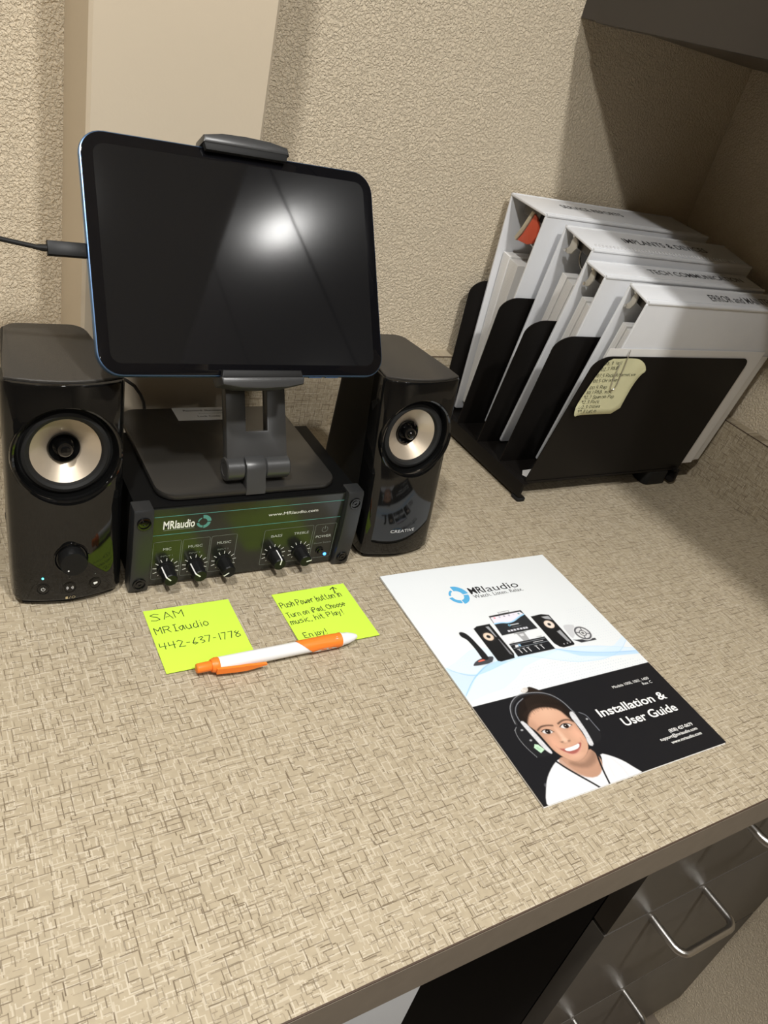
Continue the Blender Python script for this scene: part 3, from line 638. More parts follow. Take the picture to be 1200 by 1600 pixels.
PR = {
'bun': [(655,1696),(710,1732),(762,1790),(787,1847),(709,1840),(614,1786),(574,1768)],
'orn': [(546,1732),(612,1699),(653,1717),(615,1758),(567,1759)],
'hair': [(342,1974),(436,1864),(541,1795),(657,1783),(762,1826),(839,1904),(874,1999),(876,2097),(827,2205),(802,2103),(778,2014),(684,1960),(575,1944),(475,1971),(376,2076),(376,2128),(342,2079)],
'face': [(376,2076),(404,2005),(476,1944),(602,1910),(707,1932),(796,1991),(829,2070),(837,2127),(827,2205),(819,2296),(809,2372),(772,2438),(704,2493),(606,2531),(546,2525),(493,2479),(453,2417),(433,2362),(427,2272),(418,2167),(392,2107)],
'padl': [(331,2024),(369,2034),(389,2171),(403,2302),(413,2387),(386,2397),(358,2327),(341,2183),(329,2063)],
'cupl': [(221,2096),(273,2060),(329,2063),(341,2183),(358,2327),(386,2397),(314,2400),(244,2385),(214,2284),(203,2181)],
'green': [(308,2268),(335,2282),(361,2340),(306,2361),(280,2297)],
'padr': [(861,2065),(905,2071),(890,2196),(874,2312),(844,2433),(813,2437),(790,2417),(832,2313),(836,2195),(835,2113)],
'cupr': [(905,2071),(952,2090),(1006,2126),(1000,2214),(1003,2323),(960,2403),(904,2419),(857,2418),(874,2312),(890,2196)],
'band': [(281,2049),(300,1962),(357,1856),(485,1779),(619,1780),(737,1805),(833,1860),(891,1961),(906,2078),(921,2110)],
'neck': [(468,2446),(395,2473),(417,2540),(472,2628),(566,2699),(664,2706),(758,2645),(797,2571),(788,2505),(769,2449),(704,2493),(606,2531),(546,2525),(493,2479)],
'shirt': [(158,2623),(224,2563),(324,2499),(403,2463),(442,2463),(453,2527),(500,2625),(570,2694),(654,2703),(717,2668),(805,2585),(830,2518),(916,2575),(988,2647),(1035,2730),(1080,2805),(551,2804),(66,2793),(46,2765)],
'cord1': [(379,2462),(417,2540),(484,2644),(548,2734),(594,2807)],
'cord2': [(834,2437),(776,2564),(733,2673),(695,2804)],
'brow1': [(429,2144),(484,2131),(562,2149),(597,2173)],
'brow2': [(666,2153),(731,2140),(807,2155)],
'eye1': [(464,2183),(495,2176),(531,2181),(555,2200),(512,2204),(479,2197)],
'eye2': [(668,2184),(704,2173),(743,2175),(772,2190),(730,2199),(690,2198)],
'iris': [(513,2192),(723,2188)],
'nose': [(556,2322),(648,2331),(596,2322),(565,2287),(605,2221)],
'mouth': [(504,2370),(552,2391),(647,2388),(742,2371),(681,2423),(625,2446),(574,2444),(530,2409)],
'teeth': [(547,2389),(645,2390),(707,2383),(678,2407),(601,2412),(554,2405)],
'micb': [(291,1335),(344,1299),(425,1277),(550,1278),(549,1308),(487,1360),(294,1352)],
'micl': [(369,1301),(458,1294),(455,1310),(365,1317)],
'micn': [(386,927),(415,916),(454,939),(479,1003),(492,1121),(504,1237),(501,1296),(473,1314),(436,1305),(425,1277),(433,1176),(426,1062),(416,1019),(382,980)],
'spl': [(574,912),(625,887),(785,886),(789,1307),(759,1360),(595,1366),(565,1350)],
'splh': [(717,917),(753,916),(750,1067),(739,1056),(732,981)],
'splh2': [(747,1094),(755,1105),(765,1319),(743,1296),(746,1174)],
'splc': [(666,1043),(615,1017),(716,1073),(681,987),(647,1106)],
'tab': [(842,786),(1255,782),(1269,1063),(817,1064)],
'tabl': [(849,809),(1230,802),(1249,845),(1168,869),(1075,911),(997,920),(926,898),(839,899)],
'tabw': [(839,899),(926,898),(997,920),(1075,911),(1168,869),(1249,845)],
'icons': [(931,1025),(968,1024),(1005,1024),(1046,1023),(1084,1024),(1121,1025),(1153,1026)],
'icon2': [(891,824),(954,824),(1014,822),(1074,823),(1133,823),(1197,825)],
'tlogo': [(986,953),(1115,953)],
'tclip': [(974,759),(1111,761),(1106,781),(974,780)],
'stand': [(984,1084),(1071,1084),(1058,1161),(1005,1162),(1002,1118)],
'amp': [(816,1181),(1265,1180),(1267,1358),(804,1353)],
'ampl': [(814,1200),(1267,1200)],
'ampl2': [(833,1243),(1264,1250)],
'ampk': [(877,1292),(933,1292),(987,1294),(1087,1295),(1148,1296)],
'amplogo': [(867,1213),(907,1213),(896,1239),(858,1240)],
'spr': [(1303,893),(1446,888),(1529,917),(1528,1344),(1509,1361),(1369,1364),(1335,1346),(1303,1290)],
'sprh': [(1422,925),(1511,928),(1515,986),(1446,959)],
'sprh2': [(1452,1152),(1501,1141),(1506,1317),(1472,1298)],
'sprc': [(1436,1042),(1384,1019),(1493,1083),(1451,978),(1416,1110)],
'camb': [(1565,1100),(1627,1086),(1731,1121),(1569,1289),(1550,1252)],
'camd': [(1729,1239),(1641,1173),(1817,1304),(1774,1131),(1693,1346)],
'cams': [(1545,1294),(1595,1306),(1818,1332),(1815,1359),(1615,1354)],
'w1a': [(11,1303),(141,1265),(366,1157),(527,1159),(651,1265),(838,1330),(1040,1380),(1267,1358),(1498,1474),(1747,1603)],
'w1b': [(6,1311),(116,1400),(264,1456),(438,1430),(668,1380),(883,1360),(1015,1411),(1179,1490),(1378,1615),(1684,1674)],
'w2a': [(13,1642),(205,1475),(378,1379),(595,1344),(883,1360),(1261,1367),(1567,1392),(1827,1515)],
'w2b': [(17,1693),(219,1682),(415,1667),(619,1583),(790,1484),(991,1443),(1269,1378),(1471,1506),(1755,1595)],
'w3': [(11,1303),(74,1372),(180,1443),(264,1456)],
'w4': [(1267,1358),(1361,1420),(1485,1490),(1757,1592)],
'w5': [(13,1642),(173,1501),(344,1406),(477,1350)],
'ring': [(686,442),(665,295),(797,445),(560,437),(671,568),(625,434),(741,450),(721,387),(651,498)],
'MRI': [(847,452),(1045,448),(856,354)],
'audio': [(1074,451),(1484,455),(1083,392)],
'watch': [(853,519),(1495,516),(858,466)],
'models': [(1508,1955),(1986,1955),(1519,1923)],
'rev': [(1855,2003),(1987,2004),(1871,1969)],
'inst': [(1126,2203),(1992,2203),(1134,2115)],
'user': [(1296,2355),(1979,2353),(1299,2264)],
'ph': [(1678,2540),(1989,2542),(1691,2502)],
'sup': [(1510,2595),(1992,2592),(1510,2572)],
'www': [(1597,2646),(1990,2651),(1600,2622)],
}
# ------------------------------------------------------------------ printed manual
MW, MH = .2159, .2794
mc = Matrix.Translation((.2979, -.2870, 0)) @ Matrix.Rotation(-.0184, 4, 'Z')
mn = thing('booklet', (.2979, -.2870, 0), 'white and black user guide booklet with a smiling child on the cover', 'booklet')
STEP = .00055
nx, ny = int(MW / STEP), int(MH / STEP)
gx = (np.arange(nx + 1) / nx) * 2159.0; gy = (np.arange(ny + 1) / ny) * 2794.0     # tenths of a millimetre, y down
GX, GY = np.meshgrid(gx, gy)
img = np.ones((ny + 1, nx + 1, 3)) * np.array((.79, .82, .835))
def blend(mask, col, sl=None):
    col = np.asarray(col, float)
    if sl is None: img[:] = img * (1 - mask[..., None]) + col * mask[..., None]
    else: img[sl] = img[sl] * (1 - mask[..., None]) + col * mask[..., None]
def bbox(pts, pad):
    p = np.asarray(pts, float); x0, y0 = p.min(0) - pad; x1, y1 = p.max(0) + pad
    i0, i1 = np.searchsorted(gx, [x0, x1]); j0, j1 = np.searchsorted(gy, [y0, y1])
    return (slice(max(0, j0 - 1), j1 + 1), slice(max(0, i0 - 1), i1 + 1))
def segdist(X, Y, a, b):
    ax, ay = a; bx, by = b; dx, dy = bx - ax, by - ay; l2 = dx*dx + dy*dy + 1e-9
    t = np.clip(((X - ax) * dx + (Y - ay) * dy) / l2, 0, 1)
    return np.hypot(X - ax - t * dx, Y - ay - t * dy)
def smooth_closed(pts, it=2):
    p = np.asarray(pts, float)
    for _ in range(it):
        q = np.roll(p, -1, 0); p = np.stack([p * .75 + q * .25, p * .25 + q * .75], 1).reshape(-1, 2)
    return p
def smooth_open(pts, it=2):
    p = np.asarray(pts, float)
    for _ in range(it):
        a, b = p[:-1], p[1:]; m = np.stack([a * .75 + b * .25, a * .25 + b * .75], 1).reshape(-1, 2); p = np.concatenate([p[:1], m, p[-1:]])
    return p
def poly(pts, col, alpha=1.0, soft=3.0, sm=0, clip=None):
    p = smooth_closed(pts, sm) if sm else np.asarray(pts, float)
    sl = bbox(p, soft * 2 + 4); X, Y = GX[sl], GY[sl]
    ins = np.zeros(X.shape, bool); d = np.full(X.shape, 1e9)
    for k in range(len(p)):
        a, b = p[k], p[(k + 1) % len(p)]
        d = np.minimum(d, segdist(X, Y, a, b))
        if a[1] != b[1]:
            c = ((a[1] > Y) != (b[1] > Y)) & (X < (b[0] - a[0]) * (Y - a[1]) / (b[1] - a[1]) + a[0]); ins ^= c
    sd = np.where(ins, -d, d); mk = np.clip(.5 - sd / (2 * soft), 0, 1)
    mk = mk * mk * (3 - 2 * mk) * alpha
    if clip is not None: mk = mk * clip[sl]
    blend(mk, col, sl); return mk, sl
def line(pts, wd, col, alpha=1.0, soft=2.5, sm=2):
    p = smooth_open(pts, sm) if len(pts) > 2 and sm else np.asarray(pts, float)
    sl = bbox(p, wd + soft * 2); X, Y = GX[sl], GY[sl]; d = np.full(X.shape, 1e9)
    for a, b in zip(p[:-1], p[1:]): d = np.minimum(d, segdist(X, Y, a, b))
    mk = np.clip(.5 - (d - wd / 2) / (2 * soft), 0, 1) * alpha; blend(mk, col, sl)
def disc(c, rx, ry, col, alpha=1.0, soft=3.0, ang=0.0):
    sl = bbox([(c[0] - max(rx, ry), c[1] - max(rx, ry)), (c[0] + max(rx, ry), c[1] + max(rx, ry))], soft * 2)
    ca, sa = math.cos(ang), math.sin(ang); u = (GX[sl] - c[0]); v = (GY[sl] - c[1]); a = (u * ca + v * sa) / rx; b = (-u * sa + v * ca) / ry
    d = (np.hypot(a, b) - 1) * min(rx, ry); mk = np.clip(.5 - d / (2 * soft), 0, 1) * alpha; blend(mk, col, sl)
# blue ribbons of the upper half
BLUE1, BLUE2, BLUE3 = (.36, .62, .90), (.22, .48, .82), (.62, .79, .94)
top_mask = (GY < 1767).astype(float)
dotm = np.zeros_like(GX)
dd = np.hypot((GX % 34) - 17, (GY % 34) - 17)
poly([(330, 1767), (620, 1600), (900, 1480), (1300, 1480), (2159, 1720), (2159, 1767)], (.60, .66, .72), .9, 2, 0, clip=(dd < 5.5) * top_mask)
poly([(1650, 1060), (1800, 880), (2159, 900), (2159, 1420), (1900, 1420)], (.66, .70, .76), .8, 2, 0, clip=(dd < 4.5) * top_mask)
poly([(100, 1290), (350, 1180), (480, 1220), (480, 1330), (250, 1400)], (.62, .70, .80), .8, 2, 0, clip=(dd < 4.5) * top_mask)
E1a = [(0, 1310), (141, 1265), (366, 1157), (527, 1159), (651, 1265), (838, 1330), (1040, 1380), (1267, 1358), (1498, 1440), (1747, 1500), (1960, 1470), (2159, 1380)]
E1b = [(0, 1320), (116, 1400), (264, 1456), (438, 1430), (668, 1380), (883, 1360), (1015, 1411), (1179, 1490), (1378, 1570), (1684, 1610), (1960, 1570), (2159, 1440)]
poly(E1a + E1b[::-1], BLUE3, .55, 5, 0, clip=top_mask)
E2a = [(0, 1655), (205, 1475), (378, 1379), (595, 1344), (883, 1360), (1261, 1367), (1567, 1392), (1827, 1450), (2159, 1560)]
E2b = [(0, 1720), (219, 1682), (415, 1667), (619, 1583), (790, 1484), (991, 1443), (1269, 1385), (1471, 1506), (1755, 1580), (2159, 1640)]
poly(E2a + E2b[::-1], BLUE3, .6, 5, 0, clip=top_mask)
poly([(0, 1320), (116, 1400), (264, 1456), (200, 1500), (90, 1590), (0, 1650)], BLUE1, .45, 8, 0, clip=top_mask)
poly([(264, 1456), (438, 1430), (668, 1380), (595, 1344), (378, 1379), (205, 1475)], BLUE1, .55, 6, 0, clip=top_mask)
poly([(1267, 1358), (1498, 1455), (1747, 1530), (2159, 1600), (2159, 1640), (1755, 1585), (1471, 1506)], BLUE1, .5, 8, 0, clip=top_mask)
for k, q in (('w3', BLUE2), ('w5', BLUE2)): line(PR[k], 7, q, .8)
line([(1267, 1358), (1400, 1420), (1600, 1490), (1900, 1560), (2159, 1600)], 8, BLUE2, .7)
line(E1b, 5, BLUE1, .7); line(E2a, 5, BLUE1, .5); line(E1a[:5], 4, BLUE3, .8)
# black lower half
poly([(-60, 1767), (2219, 1767), (2219, 2860), (-60, 2860)], (.012, .012, .014), 1, 3)
# product picture
BK = (.012, .012, .013)
poly([(x + 6, y + 14) for x, y in PR['micb']], (.5, .55, .6), .4, 14, 1)
poly(PR['micb'], (.06, .06, .07), 1, 4, 1); poly(PR['micl'], (.80, .16, .10), 1, 4, 1); poly(PR['micn'], (.015, .015, .016), 1, 4, 2)
poly(PR['spl'], BK, 1, 4, 0); poly(PR['splh'], (.45, .46, .48), .8, 6); poly(PR['splh2'], (.30, .30, .32), .7, 6)
cc = PR['splc'][0]; disc(cc, 68, 68, (.03, .028, .027)); disc(cc, 53, 53, (.74, .56, .42)); disc(cc, 42, 42, (.82, .70, .58), .7, 8); disc(cc, 22, 22, (.02, .02, .02), 1, 4)
poly(PR['tab'], (.02, .02, .022), 1, 4); tl = PR['tab']
ti = [(854, 803), (1243, 799), (1252, 1046), (833, 1047)]
poly(ti, (.022, .024, .028), 1, 3)
poly(PR['tabl'], (.82, .78, .86), 1, 3, 0); line(PR['tabw'], 16, (.35, .66, .92), .9)
for p, q in zip(PR['icon2'], ((.85, .25, .3), (.45, .45, .55), (.3, .3, .35), (.4, .4, .5), (.7, .68, .75), (.1, .25, .25))): disc(p, 12, 12, q, .9)
for p in PR['icons']: poly([(p[0]-13, p[1]-11), (p[0]+13, p[1]-11), (p[0]+13, p[1]+11), (p[0]-13, p[1]+11)], (.75, .76, .82), .9, 3)
disc(PR['tlogo'][0], 13, 13, (.25, .6, .8)); disc(PR['tlogo'][0], 7, 7, (.02, .02, .03)); line([(1005, 953), (1100, 953)], 12, (.7, .72, .75), .8)
line([(1000, 985), (1110, 985)], 4, (.3, .32, .35), .8)
poly(PR['tclip'], (.82, .83, .85), 1, 2); line(PR['tclip'] + PR['tclip'][:1], 5, (.12, .12, .13), 1, 2, 0)
poly([(985, 1068), (1085, 1068), (1075, 1180), (1000, 1180)], (.30, .30, .31), .85, 4); line([(960, 1074), (1110, 1074)], 8, (.2, .2, .21)); poly([(1012, 1090), (1060, 1090), (1055, 1120), (1015, 1120)], (.75, .76, .78), .8, 3)
poly(PR['amp'], (.014, .015, .018), 1, 4)
poly([(845, 1168), (905, 1160), (880, 1182)], (.5, .5, .5), .7, 5); poly([(1170, 1160), (1240, 1163), (1230, 1182)], (.35, .35, .35), .8, 5)
line(PR['ampl'], 4, (.35, .37, .40)); line([(833, 1246), (1262, 1246)], 4, (.30, .33, .36)); poly(PR['amplogo'], (.85, .86, .88), .95, 2); disc((918, 1222), 14, 14, (.3, .55, .8)); line([(1090, 1224), (1210, 1224)], 6, (.7, .7, .72))
for p in PR['ampk']: line([(p[0] - 4, p[1] - 18), (p[0] + 4, p[1] + 26)], 9, (.72, .73, .75)); line([(p[0] - 18, p[1] - 26), (p[0] + 16, p[1] - 26)], 5, (.5, .5, .52))
poly(PR['spr'], BK, 1, 4, 0); poly(PR['sprh'], (.55, .56, .58), .75, 8); poly(PR['sprh2'], (.50, .51, .53), .7, 8)
cc = PR['sprc'][0]; disc(cc, 74, 74, (.02, .02, .02)); disc(cc, 56, 56, (.78, .63, .52)); disc(cc, 44, 44, (.86, .76, .68), .7, 8); disc(cc, 20, 20, (.02, .02, .02), 1, 4)
for p in ((1408, 1322), (1452, 1322), (1492, 1320)): disc(p, 6, 6, (.6, .6, .62))
poly(PR['cams'], (.04, .04, .045), 1, 5); poly(PR['camb'], (.60, .61, .63), 1, 6, 1)
cc = PR['camd'][0]; disc(cc, 103, 103, (.72, .73, .74)); disc(cc, 93, 93, (.10, .10, .11)); disc(cc, 74, 74, (.70, .70, .71)); disc(cc, 42, 42, (.10, .10, .11)); disc(cc, 30, 30, (.82, .82, .82)); disc(cc, 17, 17, (.04, .04, .04)); disc((cc[0] + 2, cc[1]), 6, 6, (.5, .5, .52))
for a in (20, 110, 200, 290):
    a = math.radians(a); line([(cc[0] + 36 * math.cos(a), cc[1] + 36 * math.sin(a)), (cc[0] + 84 * math.cos(a), cc[1] + 84 * math.sin(a))], 13, (.10, .10, .11))
# child portrait
SK = np.array((.60, .345, .235))
poly(PR['bun'], (.025, .017, .013), 1, 5, 2); poly(PR['orn'], (.62, .58, .54), 1, 5, 2)
for k in range(9): disc((575 + 9 * (k % 4), 1722 + 9 * (k // 3)), 4, 4, (.85, .82, .8), .9, 2)
poly(PR['neck'], SK * .62, 1, 6, 1)
sh = PR['shirt'][:-4] + [(1085, 2812), (551, 2812), (46, 2812), (40, 2765)]
poly(sh, (.76, .76, .78), 1, 5, 1)
shm, ssl = poly(sh, (.82, .82, .84), 0, 5, 1)
for pts, wd in (([(150, 2640), (170, 2700), (160, 2790)], 26), ([(330, 2560), (390, 2650), (430, 2780)], 22), ([(900, 2600), (930, 2680), (925, 2790)], 24), ([(230, 2580), (260, 2680), (300, 2790)], 14), ([(470, 2610), (560, 2720), (650, 2725)], 10), ([(860, 2570), (820, 2650), (790, 2760)], 16)):
    line(pts, wd, (.50, .51, .55), .35, 14)
poly(PR['neck'], SK * .80, .9, 8, 1)
poly([(500, 2500), (600, 2560), (720, 2520), (780, 2470), (790, 2540), (700, 2600), (590, 2610), (480, 2540)], SK * .38, .7, 22, 1)
fm, fsl = poly(PR['face'], SK, 1, 5, 2)
# modelling of the face
def fshade(c, rx, ry, col, al, ang=0.0, soft=1.0):
    X, Y = GX[fsl], GY[fsl]; ca, sa = math.cos(ang), math.sin(ang); u, v = X - c[0], Y - c[1]
    d = np.hypot((u * ca + v * sa) / rx, (-u * sa + v * ca) / ry); mk = np.clip(1 - d, 0, 1) ** soft * al * (fm > .3) * fm
    img[fsl] = img[fsl] * (1 - mk[..., None]) + np.asarray(col) * mk[..., None]
fshade((410, 2250), 80, 330, SK * .50, .6); fshade((850, 2300), 70, 300, SK * .50, .6); fshade((620, 2550), 230, 70, SK * .5, .5)
fshade((640, 2010), 230, 150, np.array((.74, .46, .32)), .75); fshade((770, 2290), 90, 110, np.array((.78, .43, .30)), .7); fshade((490, 2320), 80, 110, np.array((.74, .39, .27)), .6)
fshade((610, 2260), 36, 120, np.array((.80, .53, .39)), .7); fshade((610, 2480), 90, 50, np.array((.74, .45, .32)), .5)
fshade((500, 2195), 80, 60, SK * .62, .5); fshade((722, 2192), 80, 60, SK * .62, .5); fshade((575, 2230), 26, 90, SK * .7, .3)
poly(PR['hair'], (.016, .011, .009), 1, 14, 2)
for k in range(30):
    x = 410 + k * 14; y0 = 1945 + (x - 600) ** 2 / 520.0; line([(x + (600 - x) * -.02, y0 - 40), (x + random.uniform(-10, 10), y0 + random.uniform(5, 32))], 4, (.05, .03, .022), .55, 6)
for k in range(16):
    x = 470 + k * 24; line([(x + 60 - k * 3, 1800 + abs(k - 7) * 5), (x + 20, 1900 + abs(k - 8) * 6)], 6, (.06, .04, .028), .35, 8)
PR['brow1'] = [(432, 2152), (485, 2126), (550, 2132), (600, 2148)]
PR['brow2'] = [(664, 2146), (728, 2126), (785, 2132), (820, 2158)]
for k in ('brow1', 'brow2'): line(PR[k], 17, (.045, .026, .018), .88, 6)
for k in ('eye1', 'eye2'):
    e = PR[k]; ec = np.mean(e, 0); e = [(ec[0] + (x - ec[0]) * 1.25, ec[1] + (y - ec[1]) * 2.0) for x, y in e]; poly([(x, y) for x, y in e], (.74, .70, .68), 1, 4, 2); line(e[:4], 9, (.02, .012, .01), 1, 3); line([e[3]] + e[4:] + [e[0]], 4, (.20, .10, .07), .7, 3)
for c in PR['iris']: disc(c, 27, 25, (.02, .012, .01)); disc((c[0] - 4, c[1] - 5), 3.5, 3.5, (.9, .9, .9), 1, 1.5)
for c in ((572, 2322), (640, 2330)): disc(c, 15, 8, SK * .28, .85, 5)
line([(552, 2310), (564, 2334), (606, 2346), (650, 2338), (660, 2314)], 7, SK * .6, .45, 8); disc((606, 2308), 26, 20, (.80, .53, .39), .6, 12)
MO = [(620 + (x - 620) * 1.12, 2395 + (y - 2395) * 1.25) for x, y in PR['mouth']]; PR['teeth'] = [(620 + (x - 620) * 1.12, 2396 + (y - 2395) * 1.75) for x, y in PR['teeth']]
poly(MO, (.36, .11, .09), 1, 4, 2); poly(PR['teeth'], (.88, .87, .84), 1, 3, 1)
line([(492, 2364), (545, 2386), (650, 2382), (756, 2362)], 7, (.56, .26, .20), .6, 6); line([(520, 2418), (570, 2460), (628, 2462), (700, 2426)], 12, (.66, .34, .27), .7, 8)
for x in (575, 600, 625, 650, 674): line([(x, 2390), (x + 2, 2408)], 2, (.6, .57, .54), .6, 2)
line([(484, 2340), (490, 2380)], 7, SK * .6, .35, 8); line([(764, 2335), (756, 2380)], 7, SK * .6, .35, 8)
# headset
line([(x - 4, y - 6) for x, y in PR['band']], 26, (.03, .03, .033), 1, 4); line([(x - 8, y - 14) for x, y in PR['band']], 5, (.40, .41, .44), .85, 3)
line([(330, 2020), (345, 1930), (420, 1850), (520, 1812)], 7, (.28, .29, .32), .8, 3)
poly(PR['cupl'], (.016, .016, .018), 1, 5, 1); poly(PR['cupr'], (.016, .016, .018), 1, 5, 1)
line(PR['cupl'][:2] + [(221, 2096), (203, 2181), (214, 2284), (244, 2385)], 4, (.45, .46, .48), .6, 3); line([(952, 2095), (1002, 2140), (1000, 2220), (1003, 2320)], 6, (.30, .31, .36), .7, 4)
for p in ((975, 2180), (300, 2225), (290, 2110)): disc(p, 11, 8, (.55, .56, .58), .8, 4)
for k in ('padl', 'padr'):
    mk_, sl_ = poly(PR[k], (.62, .62, .64), 1, 5, 1)
    sp = (np.sin(GX[sl_] * .23 + np.sin(GY[sl_] * .13) * 3) * np.sin(GY[sl_] * .19 + np.sin(GX[sl_] * .11) * 3)) * .10
    img[sl_] += (sp * mk_)[..., None]
poly(PR['green'], (.50, .72, .52), 1, 3); line([(310, 2300), (330, 2330)], 4, (.1, .3, .12), .8); line([(300, 2305), (318, 2338)], 4, (.1, .3, .12), .8)
line(PR['cord1'], 20, (.012, .012, .014), 1, 3); line(PR['cord2'], 18, (.012, .012, .014), 1, 3)
img = np.clip(img, 0, 1)
# cover sheet carrying the print
lift = lambda u, v: .0026 + .0010 * np.exp(-((v - 0) / 380.0) ** 2) * np.sin(u / 2159 * 4.2 + .6) * 1.0
Zc = lift(GX, GY)
P = np.stack([(GX / 10000 - MW / 2).ravel(), (MH / 2 - GY / 10000).ravel(), Zc.ravel()], 1)
Rm = np.array(mc.to_3x3()); P = P @ Rm.T + np.array(mc.translation)
idx = np.arange((nx + 1) * (ny + 1)).reshape(ny + 1, nx + 1)
F4 = np.stack([idx[1:, :-1], idx[1:, 1:], idx[:-1, 1:], idx[:-1, :-1]], -1).reshape(-1, 4)
me = bpy.data.meshes.new('cover'); me.vertices.add(len(P)); me.vertices.foreach_set('co', P.ravel().astype(np.float32))
me.loops.add(F4.size); me.loops.foreach_set('vertex_index', F4.ravel().astype(np.int32))
me.polygons.add(len(F4)); me.polygons.foreach_set('loop_start', np.arange(0, F4.size, 4, dtype=np.int32)); me.polygons.foreach_set('loop_total', np.full(len(F4), 4, dtype=np.int32))
me.update(calc_edges=True)
ca = me.color_attributes.new('print', 'FLOAT_COLOR', 'POINT')
ca.data.foreach_set('color', np.concatenate([img.reshape(-1, 3), np.ones((len(P), 1))], 1).ravel().astype(np.float32))
M_COVER = mat('printed_cover', (1, 1, 1), .32, spec=.4)
_at = M_COVER.node_tree.nodes.new('ShaderNodeAttribute'); _at.attribute_name = 'print'
M_COVER.node_tree.links.new(_at.outputs['Color'], M_COVER.node_tree.nodes['Principled BSDF'].inputs['Base Color'])
cv = link('cover', me, M_COVER, mn, True)
pg = MB(); n = 24; rings = []
for k in range(n + 1):
    u = 2159.0 * k / n; x = u / 10000 - MW / 2
    for v in (0,):
        pass
for i in range(n + 1):
    x = -MW / 2 + .0004 + (MW - .0008) * i / n; row = []
    for j in range(n + 1):
        y = MH / 2 - .0004 - (MH - .0012) * j / n; row.append((x, y))
    rings.append(row)
vs = []; fs = []; q = (n + 1) ** 2
for lay in (0, 1):
    for row in rings:
        for x, y in row: vs.append((x, y - (.0008 if lay == 0 and y < -MH / 2 + .01 else 0), .0006 if lay == 0 else float(lift((x + MW / 2) * 10000, (MH / 2 - y) * 10000)) - .0002))
for i in range(n):
    for j in range(n):
        a = i * (n + 1) + j; fs += [(a, a + n + 1, a + n + 2, a + 1), (a + q, a + 1 + q, a + n + 2 + q, a + n + 1 + q)]
for i in range(n):
    for a, b in ((i * (n+1), (i+1) * (n+1)), (i * (n+1) + n, (i+1) * (n+1) + n), (i, i + 1), (n * (n+1) + i, n * (n+1) + i + 1)): fs.append((a, b, b + q, a + q))
pg.add(vs, fs, mc); pg.build('pages', M_PAPER, mn)
# lettering on the cover; x from left, y from top in tenths of a millimetre
CM = mc @ Matrix.Translation((-MW / 2, MH / 2, .00295))
def cover_text(s, x0, x1, yb, h, m, bold=0.0, dz=0.0):
    o = put_text(s, CM, x0 / 10000, x1 / 10000, -yb / 10000, h / 10000, m, cv, bold)
    inv = CM.inverted()
    for v in o.data.vertices:
        l = inv @ v.co; l.z = float(lift(l.x * 10000, -l.y * 10000)) - .00295 + .00012; v.co = CM @ l
cover_text('MRI', 849, 1042, 451, 94, M_BLACK_PRINT, .018); cover_text('audio', 1062, 1482, 453, 94, M_BLACK_PRINT)
cover_text('Watch. Listen. Relax.', 853, 1495, 517, 50, M_BLACK_PRINT)
cover_text('Models 1000, 1001, 1400', 1508, 1987, 1955, 31, M_WHITE_PRINT); cover_text('Rev. C', 1862, 1987, 2003, 31, M_WHITE_PRINT)
cover_text('Installation &', 1126, 1992, 2203, 88, M_WHITE_PRINT, .018); cover_text('User Guide', 1294, 1985, 2354, 88, M_WHITE_PRINT, .018)
cover_text('(858) 427-0679', 1678, 1989, 2540, 33, M_WHITE_PRINT, .012); cover_text('support@mriaudio.com', 1510, 1992, 2592, 31, M_WHITE_PRINT, .012); cover_text('www.mriaudio.com', 1597, 1992, 2648, 31, M_WHITE_PRINT, .012)
M_LOGOBLUE = mat('logo_blue_print', (.10, .42, .72), .45)
lg = MB(); logo_ring(lg, .0683, -.0440, .0128, CM)
inv = CM.inverted(); out = []
for v in lg.v:
    l = inv @ Vector(v); l.z = float(lift(l.x * 10000, -l.y * 10000)) - .00295 + .00012; out.append(tuple(CM @ l))
lg.v = out; lg.flat('logo_ring', M_LOGOBLUE, cv)

# ------------------------------------------------------------------ binder rack
rk = thing('file_rack', (.60, .06, 0), 'black metal upright file rack holding four white binders', 'file rack')
MB().box(.456, .745, -.0385, .1565, .0225, .0255).build('base_plate', M_RACK, rk)
Mx = frame((0, -.0440, 0), (1, 0, 0), (0, 0, 1), (0, 1, 0))
for xr, s in ((.4505, 1), (.7480, -1)):
    prof = [(xr, .0255), (xr + s * .006, .0265), (xr + s * .010, .0255), (xr + s * .010, .0225), (xr + s * .004, .0215), (xr + s * .0035, .010), (xr + s * .010, .0060), (xr + s * .010, .0045), (xr + s * .001, .0045), (xr - s * .0012, .010)]
    MB().prism(prof, 0, .1995, .0005, Mx).build('side_rail', M_RACK, rk)
    for y in ((-.036, .145) if s > 0 else (.145,)):
        MB().prism(rrect(xr - s*.001 if s > 0 else xr - .013, xr + .013 if s > 0 else xr + .001, y - .010, y + .006, .004, 4), 0, .0048, .0012).build('foot', M_RUBBER, rk)
MB().prism(rrect(.690, .735, -.0400, -.015, .008, 4), 0, .0225, .003).build('rear_foot', M_RUBBER, rk)
